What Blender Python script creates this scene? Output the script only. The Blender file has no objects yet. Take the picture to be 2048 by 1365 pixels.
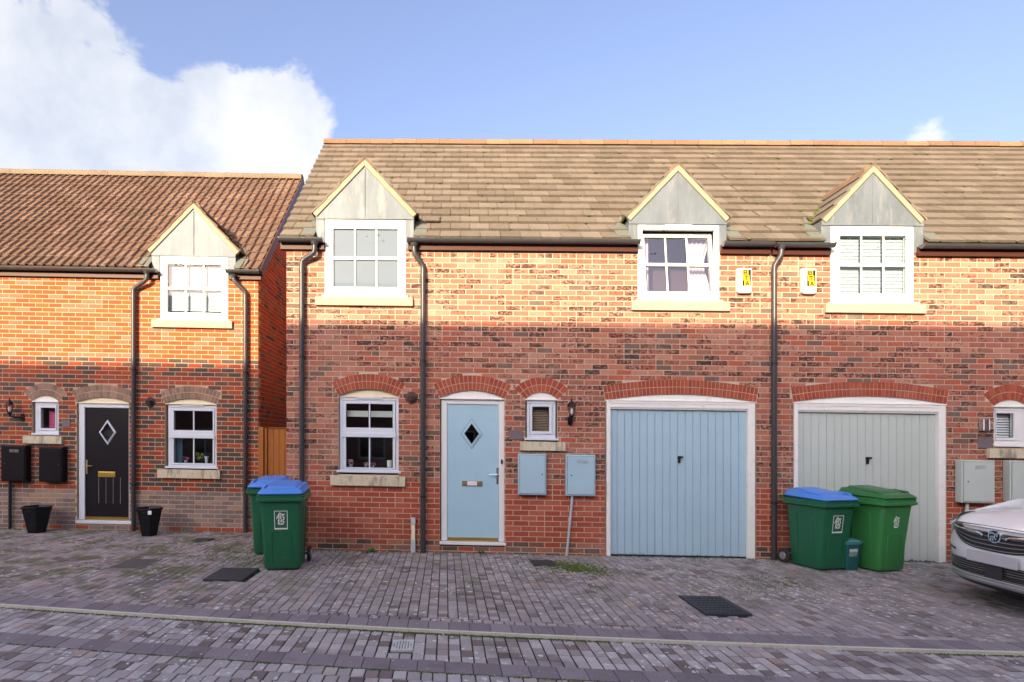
import bpy, math, random
from mathutils import Vector
rnd = random.Random(7)
R = math.radians
SC = bpy.context.scene
COL = SC.collection

# ------------------------------------------------------------------ camera, sky, sun, exposure
F, PPX, HY, CAMZ = 1150.0, 890.0, 880.0, 1.614        # in pixels of the 2048-wide photograph / metres
cam_d = bpy.data.cameras.new('camera'); cam = bpy.data.objects.new('camera', cam_d); COL.objects.link(cam)
cam.location = (0, 0, CAMZ); cam.rotation_euler = (R(90), 0, 0)
cam_d.sensor_width = 36; cam_d.lens = 36 * F / 2048
cam_d.shift_x = (1024 - PPX) / 2048; cam_d.shift_y = (HY - 682.5) / 2048
cam_d.clip_start = 0.05; cam_d.clip_end = 2000
SC.camera = cam
SUN_EL, SUN_AZ = 15.8, 25.0                            # azimuth: degrees to the left of straight behind the camera
sd = Vector((-math.sin(R(SUN_AZ)) * math.cos(R(SUN_EL)), -math.cos(R(SUN_AZ)) * math.cos(R(SUN_EL)), math.sin(R(SUN_EL))))
sun_d = bpy.data.lights.new('sun', 'SUN'); sun = bpy.data.objects.new('sun', sun_d); COL.objects.link(sun)
sun_d.energy = 2.7; sun_d.angle = R(0.5); sun_d.color = (1.0, 0.845, 0.53)
sun.rotation_euler = sd.to_track_quat('Z', 'Y').to_euler()
sun.location = sd * 30
SC.view_settings.view_transform = 'Standard'; SC.view_settings.look = 'None'
SC.view_settings.gamma = 1.0; SC.view_settings.use_curve_mapping = False
SC.view_settings.exposure = 2.05
SC.cycles.max_bounces = 6; SC.cycles.diffuse_bounces = 4; SC.cycles.transparent_max_bounces = 12
SC.cycles.use_denoising = True

world = bpy.data.worlds.new('World'); SC.world = world; world.use_nodes = True
nt = world.node_tree; N = nt.nodes; L = nt.links
for n in list(N): N.remove(n)
wout = N.new('ShaderNodeOutputWorld'); wbg = N.new('ShaderNodeBackground'); L.new(wbg.outputs[0], wout.inputs[0])
sky = N.new('ShaderNodeTexSky'); sky.sky_type = 'NISHITA'; sky.sun_disc = False
sky.sun_elevation = R(SUN_EL); sky.sun_rotation = R(180 + SUN_AZ)
sky.air_density = 1.0; sky.dust_density = 6.0; sky.ozone_density = 3.0
wbg.inputs[1].default_value = 0.15
SKY_TINT = (0.86, 0.68, 0.67)
CLOUD_COL = (1.15, 1.16, 1.2)
def wmath(op, a, b=None, c=None, clamp=False):
    n = N.new('ShaderNodeMath'); n.operation = op; n.use_clamp = clamp
    for i, x in enumerate((a, b, c)):
        if x is None: continue
        if isinstance(x, (int, float)): n.inputs[i].default_value = x
        else: L.new(x, n.inputs[i])
    return n.outputs[0]
wtc = N.new('ShaderNodeTexCoord')
sv = N.new('ShaderNodeSeparateXYZ'); L.new(wtc.outputs['Generated'], sv.inputs[0])
cv = N.new('ShaderNodeCombineXYZ'); L.new(sv.outputs['X'], cv.inputs[0]); L.new(sv.outputs['Y'], cv.inputs[1]); L.new(wmath('MAXIMUM', sv.outputs['Z'], 0.16), cv.inputs[2])
nv = N.new('ShaderNodeVectorMath'); nv.operation = 'NORMALIZE'; L.new(cv.outputs[0], nv.inputs[0]); L.new(nv.outputs[0], sky.inputs['Vector'])
tint = N.new('ShaderNodeMix'); tint.data_type = 'RGBA'; tint.blend_type = 'MULTIPLY'; tint.inputs[0].default_value = 1
L.new(sky.outputs[0], tint.inputs[6]); tint.inputs[7].default_value = SKY_TINT + (1,)
def wnoise(scale, detail, rough, vec=None, dist=0):
    n = N.new('ShaderNodeTexNoise'); n.inputs['Scale'].default_value = scale; n.inputs['Detail'].default_value = detail
    n.inputs['Roughness'].default_value = rough; n.inputs['Distortion'].default_value = dist
    L.new(vec or wtc.outputs['Generated'], n.inputs['Vector']); return n.outputs['Fac']
# clouds: soft lobes placed in the sky by direction, broken up by noise
def pdir(px, py): return Vector(((px - PPX) / F, 1, (HY - py) / F)).normalized()
acc = None
for px, py, rad in [(-60, 200, .24), (40, 300, .20), (110, 330, .17), (-250, 280, .34), (290, 285, .10), (460, 275, .105), (200, 330, .12),
                    (575, 255, .10), (520, 330, .11), (600, 330, .09), (420, 390, .08), (1835, 300, .05)]:
    d = pdir(px, py)
    dn = N.new('ShaderNodeVectorMath'); dn.operation = 'DISTANCE'
    L.new(wtc.outputs['Generated'], dn.inputs[0]); dn.inputs[1].default_value = d
    v = wmath('SUBTRACT', 1.0, wmath('DIVIDE', dn.outputs['Value'], rad), clamp=True)
    v = wmath('MULTIPLY', v, 1.0 if rad > .06 else .27)
    acc = v if acc is None else wmath('MAXIMUM', acc, v)
nb = wnoise(5.2, 10, 0.62, dist=.5)
nf = wnoise(22, 6, 0.6)
body = wmath('ADD', acc, wmath('MULTIPLY', wmath('SUBTRACT', nb, 0.5), 1.7))
body = wmath('ADD', body, wmath('MULTIPLY', wmath('SUBTRACT', nf, 0.5), 0.45))
mr = N.new('ShaderNodeMapRange'); mr.interpolation_type = 'SMOOTHSTEP'
mr.inputs['From Min'].default_value = 0.15; mr.inputs['From Max'].default_value = 0.38
L.new(body, mr.inputs['Value'])
gate = wmath('MULTIPLY', acc, 9.0, clamp=True)
front_c = wmath('MULTIPLY', mr.outputs[0], gate)
# scattered cumulus over the rest of the sky (behind the camera and overhead)
sep = N.new('ShaderNodeSeparateXYZ'); L.new(wtc.outputs['Generated'], sep.inputs[0])
rear = wmath('MULTIPLY_ADD', sep.outputs['Y'], -2.5, 0.6, clamp=True)
m2 = N.new('ShaderNodeMapRange'); m2.interpolation_type = 'SMOOTHSTEP'
m2.inputs['From Min'].default_value = 0.44; m2.inputs['From Max'].default_value = 0.56
L.new(wnoise(2.6, 8, 0.55), m2.inputs['Value'])
rear_c = wmath('MULTIPLY', m2.outputs[0], rear)
cl = wmath('MAXIMUM', front_c, rear_c)
cl = wmath('MULTIPLY', cl, 0.93)
cmix = N.new('ShaderNodeMix'); cmix.data_type = 'RGBA'; L.new(cl, cmix.inputs[0]); L.new(tint.outputs[2], cmix.inputs[6])
shade = N.new('ShaderNodeMix'); shade.data_type = 'RGBA'
L.new(wmath('MULTIPLY_ADD', wnoise(6, 6, 0.6), 3.0, -1.0, clamp=True), shade.inputs[0])
shade.inputs[6].default_value = tuple(c * k for c, k in zip(CLOUD_COL, (.50, .58, .74))) + (1,); shade.inputs[7].default_value = CLOUD_COL + (1,)
lit = N.new('ShaderNodeMix'); lit.data_type = 'RGBA'; lit.blend_type = 'ADD'; lit.inputs[0].default_value = 0.7
bw = N.new('ShaderNodeRGBToBW'); L.new(tint.outputs[2], bw.inputs[0])
L.new(shade.outputs[2], lit.inputs[6]); L.new(bw.outputs[0], lit.inputs[7]); L.new(lit.outputs[2], cmix.inputs[7]); L.new(cmix.outputs[2], wbg.inputs[0])

# ------------------------------------------------------------------ materials
MATS = {}
class NB:
    """small node helper for one material"""
    def __init__(s, name):
        s.m = bpy.data.materials.new(name); s.m.use_nodes = True; s.nt = s.m.node_tree; s.N = s.nt.nodes; s.L = s.nt.links
        s.b = s.N['Principled BSDF']; s.geo = s.N.new('ShaderNodeNewGeometry'); s.pos = s.geo.outputs['Position']
    def put(s, x, sock):
        if isinstance(x, (int, float)): sock.default_value = x
        elif isinstance(x, tuple): sock.default_value = x if len(x) == 4 or sock.type == 'VECTOR' else x + (1,)
        else: s.L.new(x, sock)
    def math(s, op, a, b=0.0, c=0.0, clamp=False):
        n = s.N.new('ShaderNodeMath'); n.operation = op; n.use_clamp = clamp
        for i, x in enumerate((a, b, c)): s.put(x, n.inputs[i])
        return n.outputs[0]
    def noise(s, scale, detail=3, rough=.5, vec=None, stretch=None, col=False):
        n = s.N.new('ShaderNodeTexNoise'); n.inputs['Scale'].default_value = scale
        n.inputs['Detail'].default_value = detail; n.inputs['Roughness'].default_value = rough
        v = vec or s.pos
        if stretch:
            m = s.N.new('ShaderNodeVectorMath'); m.operation = 'MULTIPLY'; s.L.new(v, m.inputs[0]); m.inputs[1].default_value = stretch; v = m.outputs[0]
        s.L.new(v, n.inputs['Vector']); return n.outputs['Color' if col else 'Fac']
    def ramp01(s, x, lo, hi):
        n = s.N.new('ShaderNodeMapRange'); n.interpolation_type = 'SMOOTHSTEP'
        s.L.new(x, n.inputs['Value']); n.inputs['From Min'].default_value = lo; n.inputs['From Max'].default_value = hi
        return n.outputs[0]
    def mix(s, fac, a, b, mode='MIX'):
        n = s.N.new('ShaderNodeMix'); n.data_type = 'RGBA'; n.blend_type = mode
        s.put(fac, n.inputs[0]); s.put(a, n.inputs[6]); s.put(b, n.inputs[7]); return n.outputs[2]
    def scale(s, col, f):
        n = s.N.new('ShaderNodeVectorMath'); n.operation = 'SCALE'; s.put(col, n.inputs[0]); s.put(f, n.inputs['Scale']); return n.outputs[0]
    def tone(s, attr='tone'):
        n = s.N.new('ShaderNodeAttribute'); n.attribute_name = attr; return n.outputs['Fac']
    def ramp(s, x, stops, mode='CONSTANT'):
        n = s.N.new('ShaderNodeValToRGB'); cr = n.color_ramp; cr.interpolation = mode
        while len(cr.elements) < len(stops): cr.elements.new(0.5)
        for e, (p, c) in zip(cr.elements, stops): e.position = p; e.color = c + (1,)
        s.L.new(x, n.inputs[0]); return n.outputs['Color']
    def bump(s, h, strength=.3, dist=.01):
        n = s.N.new('ShaderNodeBump'); n.inputs['Strength'].default_value = strength; n.inputs['Distance'].default_value = dist
        s.L.new(h, n.inputs['Height']); s.L.new(n.outputs[0], s.b.inputs['Normal'])
    def done(s, col, rough=.7, metal=0, spec=.5):
        s.put(col, s.b.inputs['Base Color']); s.put(rough, s.b.inputs['Roughness'])
        s.b.inputs['Metallic'].default_value = metal; s.b.inputs['Specular IOR Level'].default_value = spec
        MATS[s.m.name] = s.m; return s.m

def simple(name, col, rough=.6, var=.12, scale=8, bump=0, bscale=60, metal=0, spec=.5, dirt=None, dirt_amt=.3, stretch=None):
    m = NB(name)
    c = m.scale(col, m.math('MULTIPLY_ADD', m.noise(scale, 5, .6, stretch=stretch), 2 * var, 1 - var))
    if dirt:
        c = m.mix(m.math('MULTIPLY', m.ramp01(m.noise(scale * 1.7, 6, .65, stretch=stretch), .52, .72), dirt_amt), c, dirt)
    if bump: m.bump(m.noise(bscale, 4, .6), bump, .004)
    return m.done(c, rough, metal, spec)

def brickmat(name, stops, mott=0.5, mcol=(.035, .026, .026), grime=.2, chalk=.15, var=.22, rough=.9):
    m = NB(name)
    c = m.ramp(m.tone(), stops)
    c = m.scale(c, m.math('MULTIPLY_ADD', m.noise(55, 5, .7), 2 * var, 1 - var))
    sp = m.math('ADD', m.noise(22, 4, .7, stretch=(1, 1, 1.8)), m.math('MULTIPLY', m.math('FRACT', m.math('MULTIPLY', m.tone(), 37.7)), .24))
    c = m.mix(m.math('MULTIPLY', m.ramp01(sp, .67, .73), mott), c, mcol)
    c = m.mix(m.math('MULTIPLY', m.ramp01(m.noise(1.6, 6, .62), .5, .75), chalk), c, (.62, .52, .44))
    c = m.mix(m.math('MULTIPLY', m.ramp01(m.noise(2.3, 6, .7, stretch=(1, 1, .6)), .5, .8), grime), c, (.10, .07, .06))
    m.bump(m.noise(110, 4, .7), .5, .004)
    return m.done(c, rough, 0, .2)

brickmat('brick_main', [(0, (.16, .10, .08)), (.06, (.28, .12, .085)), (.16, (.34, .125, .088)), (.40, (.40, .16, .108)), (.62, (.36, .13, .088)), (.82, (.43, .20, .14)), (.95, (.38, .10, .06))], mott=.9, chalk=.15)
brickmat('brick_plinth', [(0, (.34, .075, .042)), (.3, (.39, .09, .05)), (.6, (.32, .068, .04)), (.85, (.41, .115, .07))], mott=.12, chalk=.06)
brickmat('brick_stain', [(0, (.10, .065, .055)), (.3, (.26, .10, .07)), (.6, (.34, .14, .09)), (.85, (.2, .11, .08))], mott=.5, grime=.6, mcol=(.05, .045, .03))
brickmat('brick_arch', [(0, (.33, .07, .038)), (.35, (.38, .09, .048)), (.7, (.30, .062, .036))], mott=.15, chalk=.05)
brickmat('brick_left', [(0, (.25, .13, .09)), (.10, (.30, .12, .075)), (.26, (.39, .075, .026)), (.6, (.44, .092, .030)), (.82, (.37, .07, .028))], mott=.2, chalk=.05, grime=.12)
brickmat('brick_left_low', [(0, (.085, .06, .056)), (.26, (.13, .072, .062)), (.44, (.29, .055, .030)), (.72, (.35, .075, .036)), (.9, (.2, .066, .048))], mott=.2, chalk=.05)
brickmat('brick_purple', [(0, (.18, .14, .14)), (.3, (.24, .175, .17)), (.55, (.29, .21, .185)), (.8, (.21, .16, .165)), (.93, (.33, .22, .16))], mott=.25, chalk=.12)
brickmat('brick_brown_arch', [(0, (.22, .15, .12)), (.4, (.32, .21, .16)), (.7, (.27, .17, .14))], mott=.3, chalk=.15)
simple('mortar', (.50, .41, .325), .95, .12, 9, .6, 140, dirt=(.40, .32, .25), dirt_amt=.35)
simple('mortar_cream', (.50, .375, .245), .95, .13, 9, .6, 140, dirt=(.38, .29, .2), dirt_amt=.25)

def tilemat(name, stops, lichen, spots):
    m = NB(name)
    c = m.ramp(m.tone(), stops, 'LINEAR')
    c = m.scale(c, m.math('MULTIPLY_ADD', m.noise(30, 5, .7), .55, .72))
    c = m.mix(m.math('MULTIPLY', m.ramp01(m.noise(2.2, 6, .6), .42, .72), .35), c, (.09, .075, .055))
    c = m.mix(m.math('MULTIPLY', m.ramp01(m.noise(48, 3, .6), .66, .72), .75), c, lichen)
    c = m.mix(m.math('MULTIPLY', m.math('MULTIPLY', m.ramp01(m.noise(17, 4, .7), .66, .71), m.ramp01(m.noise(.9, 2), .5, .6)), .8), c, spots)
    m.bump(m.noise(150, 4, .7), .5, .004)
    return m.done(c, .93, 0, .2)
tilemat('tile_brown', [(0, (.128, .101, .082)), (.5, (.152, .123, .102)), (1, (.178, .146, .123))], (.5, .46, .36), (.42, .33, .1))
tilemat('tile_red', [(0, (.125, .072, .054)), (.5, (.155, .092, .070)), (1, (.19, .117, .092))], (.5, .44, .36), (.4, .26, .06))
tilemat('tile_ridge', [(0, (.19, .105, .065)), (1, (.25, .145, .09))], (.62, .46, .2), (.7, .42, .06))
tilemat('tile_ridge_buff', [(0, (.15, .112, .082)), (1, (.20, .15, .108))], (.6, .46, .24), (.7, .42, .06))
simple('mortar_verge', (.28, .24, .175), .95, .15, 14, .6, 120, dirt=(.34, .27, .12), dirt_amt=.5)
m = NB('lead')
c = m.scale((.125, .145, .175), m.math('MULTIPLY_ADD', m.noise(5, 6, .6, stretch=(1, 1, .35)), .8, .6))
c = m.mix(m.math('MULTIPLY', m.ramp01(m.noise(7, 6, .65, stretch=(1, 1, .25)), .5, .7), .6), c, (.24, .24, .245))
c = m.mix(m.math('MULTIPLY', m.ramp01(m.noise(11, 6, .7, stretch=(1, 1, .3)), .58, .74), .35), c, (.33, .25, .2))
m.bump(m.noise(9, 4), .25, .02); m.done(c, .62, .15, .5)
simple('frost_backing', (.4, .44, .46), .8, .1, 3)
simple('lead_flashing', (.12, .135, .125), .7, .3, 10, .3, 40, metal=.1, dirt=(.16, .19, .09), dirt_amt=.6)
simple('upvc', (.72, .73, .75), .35, .025, 3)
simple('upvc_shade_blue', (.60, .65, .74), .4, .04, 3, dirt=(.3, .3, .3), dirt_amt=.15)  # white plastic with the bluish cast of shade put into its colour
simple('painted_white', (.78, .78, .77), .55, .05, 6, dirt=(.42, .4, .36), dirt_amt=.25)
simple('painted_cream', (.74, .68, .50), .6, .05, 6, dirt=(.4, .36, .25), dirt_amt=.2)
simple('gasket', (.03, .03, .035), .6)
m = NB('sill_stone')
c = m.scale((.56, .50, .38), m.math('MULTIPLY_ADD', m.noise(25, 5, .6), .4, .8))
c = m.mix(m.math('MULTIPLY', m.ramp01(m.noise(7, 6, .7, stretch=(1.6, 1.6, .35)), .47, .68), .75), c, (.14, .13, .105))
m.bump(m.noise(90, 4, .6), .4, .004); m.done(c, .92, 0, .2)
simple('sill_stone_clean', (.34, .305, .235), .92, .14, 14, .4, 90, dirt=(.33, .27, .17), dirt_amt=.35)
def doorpaint(name, col, col2, scr=.5):
    m = NB(name)
    c = m.scale(col, m.math('MULTIPLY_ADD', m.noise(3.5, 5, .6), .14, .93))
    c = m.mix(m.math('MULTIPLY', m.ramp01(m.noise(9, 7, .75, stretch=(1, 1, 1.6)), .56, .66), scr * .4), c, col2)
    c = m.mix(m.math('MULTIPLY', m.ramp01(m.noise(70, 3, .6), .7, .74), scr), c, col2)
    sz_ = m.N.new('ShaderNodeSeparateXYZ'); m.L.new(m.pos, sz_.inputs[0])
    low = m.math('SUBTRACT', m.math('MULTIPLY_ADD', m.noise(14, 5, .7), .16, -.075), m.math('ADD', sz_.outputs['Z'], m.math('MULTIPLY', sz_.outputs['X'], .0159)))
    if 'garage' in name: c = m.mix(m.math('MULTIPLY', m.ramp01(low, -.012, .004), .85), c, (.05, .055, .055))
    m.bump(m.math('ADD', m.math('MULTIPLY', m.noise(60, 3), .25), m.math('MULTIPLY', m.noise(2.2, 3), 5.0)), .25, .006); return m.done(c, .42, 0, .4)
doorpaint('door_blue', (.35, .54, .66), (.22, .38, .50))
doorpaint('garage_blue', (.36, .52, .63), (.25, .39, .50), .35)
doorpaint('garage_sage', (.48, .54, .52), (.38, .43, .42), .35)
doorpaint('door_black', (.010, .008, .011), (.028, .02, .024), .5); MATS['door_black'].node_tree.nodes['Principled BSDF'].inputs['Specular IOR Level'].default_value = .18
doorpaint('box_black', (.008, .007, .010), (.03, .024, .028), .6); MATS['box_black'].node_tree.nodes['Principled BSDF'].inputs['Specular IOR Level'].default_value = .15
simple('plastic_grey', (.42, .47, .52), .5, .08, 6, dirt=(.2, .18, .16), dirt_amt=.3)
simple('gutter_plastic', (.042, .042, .050), .35, .15, 5, spec=.4, dirt=(.1, .09, .08), dirt_amt=.2)
simple('pipe_plastic', (.02, .02, .028), .35, .15, 5, spec=.3)
simple('fascia_brown', (.06, .018, .013), .5, .15, 5, spec=.25)
simple('vent_brown', (.075, .035, .028), .5, .2, 30)
simple('vent_black', (.02, .018, .02), .5, .2, 30)
simple('brass', (.72, .50, .12), .3, .1, 30, metal=.9)
simple('brass_dull', (.30, .24, .14), .45, .15, 30, metal=.7)
simple('chrome', (.8, .8, .82), .15, .04, 30, metal=1)
simple('steel_dull', (.36, .37, .38), .4, .1, 30, metal=.8)
simple('interior_dark', (.035, .032, .035), .9, .3, 3)
simple('interior_room', (.20, .17, .17), .9, .2, 3)
simple('interior_pink', (.10, .055, .05), .9, .2, 3)
simple('blind_white', (.40, .43, .46), .7, .03, 3)
simple('blind_bright', (.85, .85, .86), .6, .03, 3)
simple('blind_wood', (.42, .30, .21), .6, .15, 9)
simple('blind_cream', (.66, .68, .62), .7, .05, 3)
simple('curtain_pink', (.80, .66, .72), .9, .1, 12)
simple('curtain_blue', (.12, .26, .34), .9, .1, 12)
simple('candle_wax', (.70, .70, .62), .5, .05, 12)
simple('petal_pink', (.62, .10, .22), .7, .25, 90)
simple('petal_pale', (.66, .35, .42), .7, .25, 90)
simple('leaf_yellow', (.34, .40, .06), .6, .3, 60)
simple('leaf_green', (.05, .13, .03), .6, .3, 60)
simple('moss', (.085, .13, .022), .95, .4, 30)
simple('weed_leaf', (.06, .16, .03), .6, .3, 40)
simple('pot_black', (.010, .011, .015), .35, .2, 9, spec=.2, dirt=(.04, .038, .036), dirt_amt=.5)
simple('pot_grey', (.3, .35, .4), .6)
def binmat(name, col, dirtc, rough=.42):
    m = NB(name)
    c = m.scale(col, m.math('MULTIPLY_ADD', m.noise(120, 3, .6), .35, .82))
    oc = m.N.new('ShaderNodeTexCoord')
    c = m.mix(m.math('MULTIPLY', m.ramp01(m.noise(4, 6, .7), .45, .75), .30), c, dirtc)
    c = m.mix(m.math('MULTIPLY', m.ramp01(m.noise(6, 8, .8, stretch=(1, 1, .4)), .56, .72), .32), c, (.16, .20, .16))
    m.bump(m.noise(160, 3), .12, .002); return m.done(c, rough, 0, .4)
binmat('bin_green', (.012, .115, .055), (.05, .10, .065))
binmat('bin_green_light', (.035, .20, .055), (.06, .13, .06))
binmat('bin_teal', (.012, .095, .105), (.04, .10, .10))
binmat('bin_teal_lid', (.06, .22, .25), (.06, .14, .15))
binmat('bin_lid_blue', (.07, .24, .72), (.12, .22, .42), .38)
binmat('bin_lid_green', (.03, .15, .05), (.07, .12, .06))
simple('rubber', (.018, .018, .02), .7, .2, 30)
simple('decal_white', (.75, .77, .77), .5, .08, 60)
simple('label_yellow', (.50, .34, .005), .5, .03)
simple('label_black', (.02, .018, .016), .7, spec=.1)
simple('alarm_white', (.62, .61, .58), .4, .03)
simple('slate_plaque', (.15, .12, .14), .7, .25, 20, .3, 60)
simple('iron_cover', (.035, .042, .056), .6, .25, 30, .4, 80, metal=.2, dirt=(.09, .085, .08), dirt_amt=.4)
simple('iron_cover_worn', (.16, .16, .165), .65, .25, 20, .4, 80, metal=.2, dirt=(.2, .13, .08), dirt_amt=.5)
simple('grate_pale', (.50, .52, .53), .6, .2, 30, .3, 60, dirt=(.12, .14, .06), dirt_amt=.4)
m = NB('fence_wood')
c = m.scale((.34, .125, .03), m.math('MULTIPLY_ADD', m.noise(16, 6, .7, stretch=(3, 3, .18)), .8, .6))
m.bump(m.noise(30, 4, .6, stretch=(3, 3, .2)), .3, .004); m.done(c, .75, 0, .3)
m = NB('concrete_kerb')
c = m.ramp(m.tone(), [(0, (.18, .155, .175)), (.5, (.21, .185, .21)), (1, (.25, .22, .245))], 'LINEAR')
c = m.scale(c, m.math('MULTIPLY_ADD', m.noise(70, 5, .7), .5, .75))
c = m.mix(m.math('MULTIPLY', m.ramp01(m.noise(3, 6, .65), .5, .75), .5), c, (.085, .06, .065))
c = m.mix(m.math('MULTIPLY', m.ramp01(m.noise(28, 4, .6), .66, .70), .75), c, (.55, .55, .52))
m.bump(m.noise(130, 4, .7), .5, .004); m.done(c, .9, 0, .25)
simple('kerb_edge', (.52, .50, .43), .9, .18, 20, .4, 90, dirt=(.2, .2, .12), dirt_amt=.5)  # pale concrete of the thresholds; also paints the kerb's lit arris
m = NB('joint_sand')
c = m.mix(m.ramp01(m.noise(1.7, 5, .6), .42, .6), (.035, .028, .026), (.05, .075, .018))
m.bump(m.noise(120, 4, .7), .6, .005); m.done(c, 1, 0, .1)
def pavermat(name, stops, moss, lich, mossc=(.10, .115, .04)):
    m = NB(name)
    c = m.ramp(m.tone(), stops, 'LINEAR')
    c = m.scale(c, m.math('MULTIPLY_ADD', m.noise(80, 5, .75), .8, .82))
    sx = m.N.new('ShaderNodeSeparateXYZ'); m.L.new(m.pos, sx.inputs[0])
    # damp dirt, moss and lichen patches
    big = m.noise(.55, 5, .6)
    c = m.mix(m.math('MULTIPLY', m.ramp01(m.noise(1.3, 6, .65), .5, .68), .45), c, (.06, .042, .042))
    mo = m.math('MULTIPLY', m.ramp01(m.noise(2.1, 7, .75), .46, .60), m.ramp01(sx.outputs['Y'], 4.6, 6.6))
    left = m.math('MULTIPLY_ADD', m.ramp01(m.math('MULTIPLY', sx.outputs['X'], -1), .6, 3.2), .55, .45)
    c = m.mix(m.math('MULTIPLY', m.math('MULTIPLY', mo, left), moss), c, mossc)
    v = m.N.new('ShaderNodeTexVoronoi'); v.inputs['Scale'].default_value = 17; v.inputs['Randomness'].default_value = 1
    wv = m.N.new('ShaderNodeVectorMath'); wv.operation = 'ADD'; m.L.new(m.pos, wv.inputs[0])
    wv2 = m.N.new('ShaderNodeVectorMath'); wv2.operation = 'SCALE'; m.L.new(m.noise(30, 3, .6, col=True), wv2.inputs[0]); wv2.inputs['Scale'].default_value = .05
    m.L.new(wv2.outputs[0], wv.inputs[1]); m.L.new(wv.outputs[0], v.inputs['Vector'])
    rs = m.N.new('ShaderNodeSeparateColor'); m.L.new(v.outputs['Color'], rs.inputs[0])
    size = m.math('MULTIPLY_ADD', rs.outputs[0], .34, .08)
    dot = m.math('LESS_THAN', v.outputs['Distance'], size)
    dens = m.math('GREATER_THAN', m.math('ADD', m.noise(.75, 4, .6), m.math('MULTIPLY', rs.outputs[1], .22)), .65)
    c = m.mix(m.math('MULTIPLY', m.math('MULTIPLY', dot, dens), lich), c, (.62, .64, .66))
    m.bump(m.noise(140, 4, .7), .6, .005)
    return m.done(c, .92, 0, .25)
pavermat('paver_drive', [(0, (.15, .12, .12)), (.15, (.215, .19, .20)), (.6, (.265, .238, .252)), (.93, (.31, .28, .29)), (1, (.32, .24, .20))], .75, .7)
pavermat('paver_road', [(0, (.12, .095, .095)), (.12, (.20, .17, .17)), (.3, (.27, .245, .255)), (.7, (.315, .29, .305)), (.93, (.385, .36, .375)), (1, (.28, .21, .19))], .35, .8)

def glass(name, tintc=(.93, .96, .97), refl=.07, rough=.0, frost=None, fm=1.3):
    m = NB(name); N_ = m.N
    out = N_['Material Output']; g = N_.new('ShaderNodeBsdfGlossy'); g.inputs['Roughness'].default_value = rough
    t = N_.new('ShaderNodeBsdfTransparent'); t.inputs[0].default_value = tintc + (1,)
    fr = N_.new('ShaderNodeFresnel'); fr.inputs['IOR'].default_value = 1.5
    f = m.math('MAXIMUM', m.math('MULTIPLY', fr.outputs[0], fm), refl)
    f = m.math('MULTIPLY', f, m.math('SUBTRACT', 1.0, m.geo.outputs['Backfacing']))
    base = t.outputs[0]
    if frost:
        d = N_.new('ShaderNodeBsdfDiffuse'); d.inputs[0].default_value = frost + (1,)
        mx0 = N_.new('ShaderNodeMixShader'); mx0.inputs[0].default_value = .92; m.L.new(base, mx0.inputs[1]); m.L.new(d.outputs[0], mx0.inputs[2]); base = mx0.outputs[0]
    mx = N_.new('ShaderNodeMixShader'); m.L.new(f, mx.inputs[0]); m.L.new(base, mx.inputs[1]); m.L.new(g.outputs[0], mx.inputs[2])
    bp = N_.new('ShaderNodeBump'); bp.inputs['Strength'].default_value = .02; bp.inputs['Distance'].default_value = .02
    m.L.new(m.noise(1.8, 2), bp.inputs['Height']); m.L.new(bp.outputs[0], g.inputs['Normal'])
    m.L.new(mx.outputs[0], out.inputs[0]); MATS[name] = m.m; return m.m
glass('glass_clear')
glass('glass_frost', refl=.01, fm=.15, frost=(.15, .185, .24))
glass('glass_upper', refl=.025, fm=.6)
glass('glass_sky', refl=.24, fm=2.0, tintc=(.9, .92, .95))
glass('glass_dark', (.2, .2, .22), .08)
m = NB('car_paint'); m.done(m.scale((.82, .85, .88), m.math('MULTIPLY_ADD', m.noise(2, 2), .06, .97)), .28, 0, .5); m.b.inputs['Coat Weight'].default_value = .8; m.b.inputs['Coat Roughness'].default_value = .05
simple('car_black', (.012, .012, .014), .35, .1, 20)
simple('car_trim', (.035, .035, .04), .6, .15, 20)
simple('car_silver', (.42, .43, .45), .3, .05, 10, metal=.6)
simple('plate_grey', (.50, .50, .54), .5, .12, 14)
simple('headlamp', (.085, .085, .09), .12, .5, 25, metal=.4)
m = NB('far_brick')
bt = m.N.new('ShaderNodeTexBrick'); bt.inputs['Scale'].default_value = 1; bt.inputs['Brick Width'].default_value = .225; bt.inputs['Row Height'].default_value = .075
bt.inputs['Mortar Size'].default_value = .006; bt.inputs['Color1'].default_value = (.42, .15, .09, 1); bt.inputs['Color2'].default_value = (.24, .10, .07, 1); bt.inputs['Mortar'].default_value = (.5, .4, .3, 1)
cx = m.N.new('ShaderNodeSeparateXYZ'); cc = m.N.new('ShaderNodeCombineXYZ'); m.L.new(m.pos, cx.inputs[0])
m.L.new(m.math('ADD', cx.outputs['X'], cx.outputs['Y']), cc.inputs[0]); m.L.new(cx.outputs['Z'], cc.inputs[1]); m.L.new(cc.outputs[0], bt.inputs['Vector'])
m.done(bt.outputs['Color'], .9)
m = NB('earth'); m.done(m.mix(m.ramp01(m.noise(.3, 6), .4, .6), (.07, .08, .04), (.10, .085, .065)), 1)

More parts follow.
